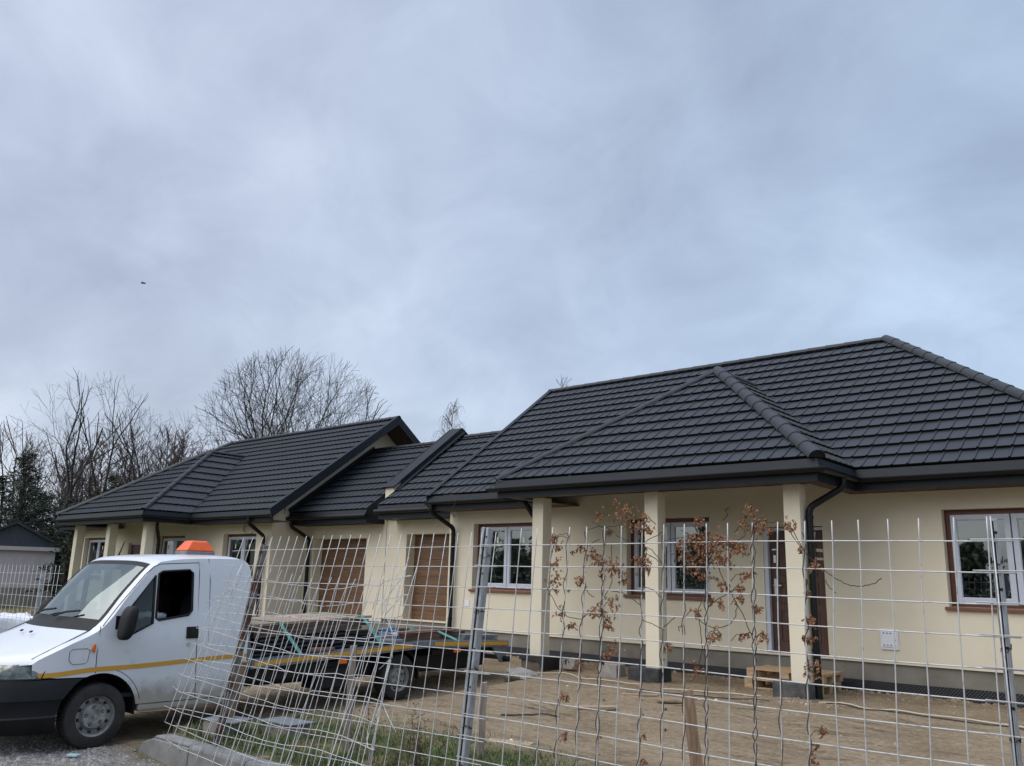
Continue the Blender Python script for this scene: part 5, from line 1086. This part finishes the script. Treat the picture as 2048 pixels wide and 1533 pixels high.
# ---------------------------------------------------------------- grass, weeds, gravel, clods
rg = random.Random(21); q = MB()
def dens(x, y): return noise.noise((x*1.3, y*1.3, 9))
cnt = 0
while cnt < 14500:
    x = rg.uniform(-9.25, -3.6); y = rg.uniform(-8.88, -6.3)
    edge = smooth(-3.6, -5.6, x)*smooth(-6.4, -7.7, y)
    if rg.random() > edge*(.35 + 1.5*max(0, dens(x,y)+.18)): continue
    cnt += 1; z = gz(x, y); h = rg.uniform(.018,.055)*(2.2 if y < -8.3 and x < -6.6 else 1); w = rg.uniform(.0025,.005); a = rg.uniform(0, 6.28); b = rg.uniform(.4, 1.5)*h
    dx, dy = math.cos(a), math.sin(a); sx, sy = -dy*w, dx*w
    q.add([(x-sx,y-sy,z-.01),(x+sx,y+sy,z-.01),(x+sx*.7+dx*b*.4,y+sy*.7+dy*b*.4,z+h*.6),(x-sx*.7+dx*b*.4,y-sy*.7+dy*b*.4,z+h*.6),(x+dx*b,y+dy*b,z+h)], [(0,1,2,3),(3,2,4)])
G = q.build('grass', M['grassblade']); struct(G, 'stuff'); tag(G, 'patchy green and straw coloured grass on the verge behind the kerb', 'grass')
q = MB(); cnt = 0
while cnt < 1500:
    x = rg.uniform(-34, -12.5); y = rg.uniform(-6.5, 1.0)
    if y > -1.2 and x > -35: y = rg.uniform(-6.5,-1.5)
    cnt += 1; z = gz(x,y)
    for k in range(4):
        h = rg.uniform(.1,.32); a = rg.uniform(0,6.28); b = rg.uniform(.2,.8)*h; w = .008; dx, dy = math.cos(a), math.sin(a); px, py = x+rg.uniform(-.1,.1), y+rg.uniform(-.1,.1)
        q.add([(px-dy*w,py+dx*w,z-.02),(px+dy*w,py-dx*w,z-.02),(px+dx*b,py+dy*b,z+h)], [(0,1,2)])
G = q.build('rough_grass', M['grassblade']); struct(G, 'stuff'); tag(G, 'rough tufts of grass on the field left of the far house', 'grass')
q = MB()
for i in range(16):
    x, y = -5.9 + rg.gauss(0,.26), -8.35 + rg.gauss(0,.16); z = gz(x,y); h = rg.uniform(.22,.62); p = [V((x,y,z-.02))]
    for k in range(5): p.append(p[-1] + V((rg.uniform(-.03,.03), rg.uniform(-.03,.03), h/5)))
    q.tube(p, [.004,.0035,.003,.0025,.002,.001], 4)
    for k in range(16):
        b = p[rg.randint(1,5)]; d = V((rg.uniform(-1,1), rg.uniform(-1,1), rg.uniform(.1,1)))*rg.uniform(.03,.09); q.tube([b, b+d], .0015, 3)
        for j in range(3):
            e = b + d*rg.uniform(.4,1); f = V((rg.uniform(-1,1), rg.uniform(-1,1), rg.uniform(-1,1)))*.014; g2 = V((rg.uniform(-1,1), rg.uniform(-1,1), rg.uniform(-1,1)))*.014; q.add([e, e+f, e+g2], [(0,1,2)])
tag(q.build('dry_weed_clump', M['weed']), 'dark dry weed clump in the grass left of the channel post', 'weed')
q = MB()
def pebble(x, y, s, zz=None):
    z = gz(x,y) if zz is None else zz; k = [rg.uniform(.6,1.15) for _ in range(6)]; a = rg.uniform(0,3.14); ca, sa = math.cos(a), math.sin(a); fl = rg.uniform(.4,.8)
    pts = [(s*k[0],0,0),(0,s*k[1]*.8,0),(-s*k[2],0,0),(0,-s*k[3]*.8,0),(s*.2,s*.1,s*k[4]*fl),(-s*.3,-s*.1,s*k[5]*fl*.9)]
    pts = [(x+ca*p[0]-sa*p[1], y+sa*p[0]+ca*p[1], z+p[2]-.15*s) for p in pts]
    q.add(pts, [(0,1,4),(1,5,4),(1,2,5),(2,3,5),(3,4,5),(3,0,4)])
for i in range(9000):
    x = rg.uniform(-10.8,-6.2); y = rg.uniform(-10.6,-9.12)
    if x > -9.6 and y > -9.5 and rg.random() < .55: continue
    pebble(x, y, rg.uniform(.006,.024) if rg.random() < .93 else rg.uniform(.024,.045))
G = q.build('gravel', M['stone']); struct(G, 'stuff'); tag(G, 'grey gravel on the road in front of the truck', 'gravel')
q = MB()
for i in range(5200):
    x, y = rg.uniform(-12.5,-.6), rg.uniform(-6.6,-.15)
    if dens(x*1.7,y*1.7) < -.12 and y < -1.5: continue
    if y < -2.2 and rg.random() < .55: continue
    pebble(x, y, rg.uniform(.006,.022) if rg.random() < .96 else rg.uniform(.025,.055))
for i in range(500): x, y = rg.gauss(-5.35,.5), rg.gauss(-1.95,.16); pebble(x, y, rg.uniform(.008,.03))
for i in range(500): x, y = rg.uniform(-13.5,-1.5), rg.uniform(-.35,.0); pebble(x, y, rg.uniform(.02,.06))
G = q.build('soil_crumbs', M['sandstone']); struct(G, 'stuff'); tag(G, 'small clods and stones strewn over the sandy yard', 'soil')
q = MB()
for i in range(70): x, y = rg.gauss(-5.15,.35), rg.gauss(-2.15,.2); pebble(x, y, rg.uniform(.006,.016))
for x, y in ((-6.0,-2.9),(-5.8,-2.8),(-8.1,-3.1),(-6.2,-6.6),(-7.4,-4.0)): pebble(x, y, .035)
G = q.build('plaster_crumbs', M['paper']); struct(G, 'stuff'); tag(G, 'white plaster crumbs scattered before the right pillar', 'rubble')
q = MB(); q.obox((-9.42,-9.72,gz(-9.42,-9.72)+.02), .12,.07,.02, Matrix.Rotation(.5,3,'Z')); tag(q.build('plastic_scrap', M['cyan'], bevel=.004), 'pale blue plastic scrap on the gravel by the front wheel', 'litter')

# ---------------------------------------------------------------- trees
def limb_tree(q, base, stems, cz, rxy, rz, seed, r0, maxlev, spread, rmin, L0, up, side):
    rn = random.Random(seed); c = base + V((0,0,cz))
    def outside(p):
        d = p - c; zz = d.z/rz if d.z > 0 else d.z/(rz*1.5)
        return (d.x/rxy)**2 + (d.y/rxy)**2 + zz*zz > 1
    def rot(d, ang):
        a = d.orthogonal().normalized(); a.rotate(Matrix.Rotation(rn.uniform(0, 2*PI), 3, d)); e = d.copy(); e.rotate(Matrix.Rotation(ang, 3, a)); return e
    def grow(p, d, r, L, lev):
        n = max(2, min(7, int(L/.3))); pts, rs = [p], [r]; out = False
        for i in range(n):
            d = (d + V((rn.uniform(-1,1), rn.uniform(-1,1), rn.uniform(-1,1)))*.13 + V((0,0,up))).normalized(); p = p + d*(L/n); pts.append(p); rs.append(max(rmin, r*(1-.38*(i+1)/n)))
            if outside(p) and lev > 0: out = True; break
            if lev < maxlev and i >= (1 if lev else n//2) and i < n-1 and rn.random() < side: grow(p, rot(d, rn.uniform(.55,.95)), max(rmin, rs[-1]*.58), L*rn.uniform(.5,.72), lev+1)
        q.tube(pts, rs, 7 if r > .06 else (5 if r > .02 else 3), cap=False)
        if lev < maxlev:
            k = 2 if not out else 1
            for _ in range(k): grow(p, rot(d, rn.uniform(spread*.55, spread*1.25)), max(rmin, rs[-1]*.80), L*rn.uniform(.66,.88)*(1 if not out else .45), lev+1 if not out else maxlev)
    for sx, sy, sh_, tilt in stems: grow(base + V((sx*.25, sy*.25, 0)), V((sx*tilt, sy*tilt, 1)).normalized(), r0, sh_, 0)
def bare_tree(base, cz, rxy, rz, label, stems, seed, m='bark', r0=.17, maxlev=6, spread=.42, rmin=.0055, L0=3., up=.035, side=.42, group='bare deciduous trees behind the houses', name='bare_tree'):
    base = V(base); T_ = thing(name, label, 'tree', base, group); q = MB(); limb_tree(q, base, stems, cz, rxy, rz, seed, r0, maxlev, spread, rmin, L0, up, side); q.build('branches', M[m], T_, smooth=0); return T_
def gp(u, d, z=-.35): p = at(u, 1100, d); return (p.x, p.y, z)
bare_tree(gp(573,45), 8.4, 5.4, 5.3, 'broad bare tree with a domed crown behind the far roof', [(.6,.2,4.6,.18),(-.6,-.2,4.6,.18),(.1,.9,4.6,.22),(-1.,.4,4.3,.36),(1.1,-.2,4.3,.36)], 31, r0=.20, maxlev=6, spread=.44, rmin=.0065, side=.46)
bare_tree(gp(92,44), 7.8, 2.6, 4.2, 'tall bare tree rising from the conifers, leftmost of three', [(.1,0,5.6,.04),(.8,.1,4.8,.16)], 3, r0=.15, spread=.36, maxlev=6)
bare_tree(gp(163,45), 8.0, 2.9, 4.3, 'tall bare tree of several stems between two others at the left', [(.0,.2,4.6,.04),(.8,.2,4.8,.18),(-.7,0,4.4,.2)], 4, r0=.14, spread=.34, maxlev=6)
bare_tree(gp(246,45), 7.0, 2.7, 3.3, 'bare tree with a forked crown nearest the hipped porch roof', [(.1,.1,4.4,.02),(.9,.4,4.2,.30)], 5, r0=.14, spread=.44, maxlev=6)
bare_tree(gp(338,52), 6.6, 1.7, 4.9, 'slender reddish birch left of the broad domed tree', [(.0,.1,6.0,.02)], 6, m='barkred', r0=.09, spread=.3, rmin=.004, side=.75, maxlev=5)
bare_tree(gp(15,50), 6.4, 2.6, 3.8, 'faint bare tree at the very left edge', [(.0,.2,4.6,.04),(.5,.1,4.2,.2)], 12, m='barkred', r0=.12, spread=.4, maxlev=6)
# thin saplings that fill the gap behind the far roof
def sapling_mesh(seed, H, droop=0., i0=2, wd=.22, nb=5):
    rn = random.Random(seed); q = MB(); p = [V((0,0,0))]; n = 12
    for i in range(n): p.append(p[-1] + V((rn.uniform(-.08,.08), rn.uniform(-.08,.08), H/n)))
    q.tube(p, [.055*(1-i/(n+1))+.006 for i in range(n+1)], 4, cap=False)
    for i in range(i0, n+1):
        for k in range(nb):
            a = rn.uniform(0,6.28); L_ = H*wd*(1.15-i/n)+.25; d = V((math.cos(a)*.6, math.sin(a)*.6, rn.uniform(.5,1.1))).normalized(); b0_ = p[i] + V((0,0,rn.uniform(-.3,.3))); e = b0_ + d*L_; q.tube([b0_, b0_+d*L_*.5+V((0,0,-.03)), e], [.014,.010,.006], 3, cap=False)
            for j in range(5):
                t = rn.uniform(.25,1); c = b0_ + d*L_*t; d2 = (d*(1-.5*droop) + V((rn.uniform(-1,1), rn.uniform(-1,1), rn.uniform(-.3,.8)-droop*1.3))).normalized()*L_*rn.uniform(.25,.5); q.tube([c, c+d2, c+d2*1.7+V((0,0,-.5*droop))] if droop else [c, c+d2], [.007,.006,.004][:3 if droop else 2], 3, cap=False)
    return q
for u_, d_, H_, dr_, i0_, wd_, nb_, sd_, lab_ in ((893,45,10.7,.9,6,.21,10,61,'weeping birch between the gable and the party wall'), (1122,42,11.6,0.,7,.16,7,62,'thin bare treetop showing over the left end of the near roof'), (1096,43,10.9,0.,7,.13,5,63,'thinner bare treetop half hidden by the left slope of the near roof')):
    T_ = thing('birch_tree', lab_, 'tree', gp(u_,d_), 'birches behind the roofs'); q = sapling_mesh(sd_, H_, dr_, i0_, wd_, nb_); q.v = [(x+T_.location.x, y+T_.location.y, z+T_.location.z) for x,y,z in q.v]; q.build('branches', M['barkred'], T_, smooth=0)
protos = [sapling_mesh(40+k, 6.6).build('bare_sapling', M['barkred'], smooth=0) for k in range(4)]
rn = random.Random(77); ns = 0
for i in range(64):
    u = rn.uniform(110, 390) if i < 56 else rn.uniform(0, 110); d = rn.uniform(47, 62); o_ = protos[i] if i < 4 else protos[i%4].copy()
    if i >= 4: COL.objects.link(o_)
    o_.location = gp(u, d); o_.rotation_euler = (0,0,rn.uniform(0,6.28)); s_ = rn.uniform(1.0,1.5)*d/52; o_.scale = (s_,s_,s_)
    tag(o_, 'thin reddish sapling in the thicket behind the far house', 'sapling', 'saplings in the thicket')
# conifers
def conifer(base, H, R0, m, label, seed, name='conifer', dense=1., group='dark conifers at the left'):
    base = V(base); rn = random.Random(seed); T_ = thing(name, label, 'conifer', base, group)
    q = MB(); q.tube([base, base+V((0,0,H*.5)), base+V((0,0,H))], [.14,.09,.01], 6, cap=False); q.build('trunk', M['bark'], T_)
    q = MB(); nb = int(H*30*dense)
    for i in range(nb):
        t = (i+rn.random())/nb; z = H*(.04 + .96*t); L_ = R0*(1-t)**.8*rn.uniform(.6,1.15) + .12; a = rn.uniform(0,6.28); d = V((math.cos(a), math.sin(a), rn.uniform(-.25,.15) + .35*t)); p0 = base + V((0,0,z)); k = int(9 + L_*14)
        for j in range(k):
            s = ((j+rn.random())/k)**.7; c = p0 + d*L_*s + V((0,0,-.18*L_*s*s)) + V((rn.gauss(0,.07), rn.gauss(0,.07), rn.gauss(0,.05))); v = (d*.7 + V((rn.uniform(-1,1), rn.uniform(-1,1), rn.uniform(-.7,.5)))).normalized()*rn.uniform(.12,.30); w = v.cross(V((rn.uniform(-1,1),rn.uniform(-1,1),rn.uniform(-1,1)))).normalized()*rn.uniform(.025,.05)
            q.add([c-w, c+v*.5+w, c+v, c+v*.4-w*.6], [(0,1,2),(0,2,3)])
    q.build('foliage', M[m], T_); return T_
for k, (u, d, H, R0, m, lab) in enumerate((
    (28,38,6.9,2.5,'needle','big dark spruce left of the tall bare trees'), (-25,36,5.6,2.2,'needle','dark spruce cut by the left edge'), (75,37,5.0,1.9,'needle','lower dark spruce behind the shed roof'), (120,38,4.9,1.9,'needle','short dark conifer right of the shed ridge'),
    (150,36,4.6,1.7,'needle','small dark conifer between the shed and the far house'), (180,42,5.6,1.6,'needle2','olive green thuja above the hipped porch corner'), (212,43,6.5,1.7,'needle2','tall olive green thuja beside the trunk cluster'), (250,44,6.2,1.7,'needle2','olive green thuja under the forked bare tree'), (285,45,5.7,1.5,'needle2','olive green thuja lowest along the porch hip'),
    (400,50,8.9,1.6,'needle','single dark spruce tip behind the porch ridge'), (55,45,5.8,1.7,'needle','dark spruce standing farther back at the left'), (140,44,4.8,1.6,'needle2','brownish thuja right of the leftmost trunk'), (136,33,3.4,1.2,'needle','dark low yew beside the shed wall'), (160,34.5,3.0,1.1,'needle','dark low yew beside the far house wall'))):
    conifer(gp(u,d), H, R0, m, lab, 100+k)
# wood behind the photographer (mirrored in the panes)
rn = random.Random(5); q = MB()
for i in range(105):
    cx, cy = -105 + i*1.4 + rn.uniform(-.5,.5), -46 + rn.uniform(-5,4); h = rn.uniform(4.2,8.0)
    for k in range(900):
        u_ = V((rn.gauss(0,.45), rn.gauss(0,.45), rn.random()**.8)); c = V((cx+u_.x*2.6*(1.15-u_.z), cy+u_.y*2.6*(1.15-u_.z), -.5+u_.z*h)); v = V((rn.uniform(-1,1),rn.uniform(-1,1),rn.uniform(-1,1))).normalized()*.2; w = v.cross(V((rn.uniform(-1,1),rn.uniform(-1,1),rn.uniform(-1,1)))).normalized()*.13
        q.add([c-w,c+v,c+w,c-v], [(0,1,2,3)])
G = q.build('woodland', M['wood_far']); struct(G, 'stuff'); tag(G, 'dark green wood across the road, mirrored in the window panes', 'woodland')
# bird
bp0 = at(287,567,40); BI = MB()
BI.tube([bp0-CR_*.13, bp0-CR_*.05+V((0,0,.02)), bp0+CR_*.06, bp0+CR_*.13], [.012,.04,.035,.004], 6)
for s_ in (1,-1): BI.add([bp0+CF_*0-CR_*.03, bp0+CR_*.05, bp0+CR_*.02+CF_*.22*s_+V((0,0,.05)), bp0-CR_*.06+CF_*.2*s_+V((0,0,.06))], [(0,1,2,3)])
tag(BI.build('flying_bird', M['dark']), 'small dark bird flying in the cloudy sky above the left trees', 'bird')

# ---------------------------------------------------------------- sky, sun, camera
w = bpy.data.worlds.new('World'); scene.world = w; w.use_nodes = True; nt = w.node_tree; N = nt.nodes.new; L = nt.links.new
SUN_EL, SUN_AZ = 48., 205.     # azimuth clockwise from +Y
bg0 = nt.nodes['Background']; out = nt.nodes['World Output']
sky = N('ShaderNodeTexSky'); sky.sky_type = 'NISHITA'; sky.sun_disc = False; sky.sun_elevation = rad(SUN_EL); sky.sun_rotation = rad(SUN_AZ); sky.air_density = 1.; sky.dust_density = 3.
L(sky.outputs[0], bg0.inputs['Color']); bg0.inputs['Strength'].default_value = .05
tc = N('ShaderNodeTexCoord'); sp = N('ShaderNodeSeparateXYZ'); L(tc.outputs['Generated'], sp.inputs[0])
def mth(op, a, c=None):
    x = N('ShaderNodeMath'); x.operation = op
    for i, q_ in enumerate((a, c)):
        if q_ is None: continue
        if isinstance(q_, (int, float)): x.inputs[i].default_value = q_
        else: L(q_, x.inputs[i])
    return x.outputs[0]
def mrg(f, a, b, c=0., d=1., smoothstep=True):
    x = N('ShaderNodeMapRange'); x.interpolation_type = 'SMOOTHSTEP' if smoothstep else 'LINEAR'
    for i, v_ in enumerate((a, b, c, d)): x.inputs[i+1].default_value = v_
    L(f, x.inputs[0]); return x.outputs[0]
zc = mth('ADD', mth('MAXIMUM', sp.outputs['Z'], 0.), .5)
cv = N('ShaderNodeCombineXYZ'); L(mth('DIVIDE', sp.outputs['X'], zc), cv.inputs[0]); L(mth('DIVIDE', sp.outputs['Y'], zc), cv.inputs[1])
def nz(sc, det, ro, off, dist=0.):
    mp = N('ShaderNodeMapping'); mp.inputs['Location'].default_value = off; mp.inputs['Rotation'].default_value = (0,0,.5); mp.inputs['Scale'].default_value = (1,1.1,1); L(cv.outputs[0], mp.inputs[0])
    n = N('ShaderNodeTexNoise'); n.inputs['Scale'].default_value = sc; n.inputs['Detail'].default_value = det; n.inputs['Roughness'].default_value = ro; n.inputs['Distortion'].default_value = dist; L(mp.outputs[0], n.inputs['Vector']); return n.outputs['Fac']
f = mth('ADD', mth('MULTIPLY', nz(1.6,4,.5,(3.1,1.2,0),.7), .6), mth('MULTIPLY', nz(5.0,6,.58,(.4,6.2,0),.5), .40))
rp = N('ShaderNodeValToRGB'); e = rp.color_ramp.elements
e[0].position = .36; e[0].color = (.36,.398,.485,1); e[1].position = .66; e[1].color = (.615,.68,.785,1); x_ = e.new(.50); x_.color = (.463,.517,.618,1)
L(f, rp.inputs[0])
# bluer to the right (east), mauve low on the left
dr = N('ShaderNodeVectorMath'); dr.operation = 'DOT_PRODUCT'; L(tc.outputs['Generated'], dr.inputs[0]); dr.inputs[1].default_value = tuple(CR_)
tint = N('ShaderNodeMix'); tint.data_type = 'RGBA'; L(mrg(dr.outputs['Value'], -.5, .6), tint.inputs[0]); tint.inputs[6].default_value = (1.01,.99,1.0,1); tint.inputs[7].default_value = (.92,1.01,1.07,1)
mu = N('ShaderNodeMix'); mu.data_type = 'RGBA'; mu.blend_type = 'MULTIPLY'; mu.inputs[0].default_value = 1.; L(rp.outputs[0], mu.inputs[6]); L(tint.outputs[2], mu.inputs[7])
bg = N('ShaderNodeBackground'); L(mu.outputs[2], bg.inputs['Color'])
st = mth('ADD', mrg(sp.outputs['Z'], .60, 1.0, .80, 2.5), mth('MULTIPLY', mrg(sp.outputs['Z'], .0, .25, .10, .0), 1.))
L(st, bg.inputs['Strength'])
ad = N('ShaderNodeAddShader'); L(bg0.outputs[0], ad.inputs[0]); L(bg.outputs[0], ad.inputs[1]); L(ad.outputs[0], out.inputs['Surface'])
sl_ = bpy.data.lights.new('sun', 'SUN'); sl_.energy = 1.5; sl_.angle = rad(75); sl_.color = (1,.98,.95); so_ = bpy.data.objects.new('sun', sl_); COL.objects.link(so_)
az, el = rad(SUN_AZ), rad(SUN_EL); sd_ = V((math.sin(az)*math.cos(el), math.cos(az)*math.cos(el), math.sin(el))); so_.rotation_euler = (-sd_).to_track_quat('-Z','Y').to_euler(); so_.location = (0,-20,30)
cam = bpy.data.cameras.new('camera'); cam.sensor_width = 36; cam.sensor_fit = 'HORIZONTAL'; cam.lens = 36*FPX/2048; cam.clip_end = 3000; cam.clip_start = .05
co = bpy.data.objects.new('camera', cam); COL.objects.link(co); co.matrix_world = Matrix.Translation(CP) @ Matrix((CR_, CU_, -CF_)).transposed().to_4x4(); scene.camera = co
scene.view_settings.view_transform = 'Standard'; scene.view_settings.look = 'None'; scene.view_settings.exposure = .14; scene.view_settings.gamma = 1
scene.render.engine = 'CYCLES'; scene.cycles.max_bounces = 8; scene.cycles.transparent_max_bounces = 12; scene.cycles.use_denoising = True
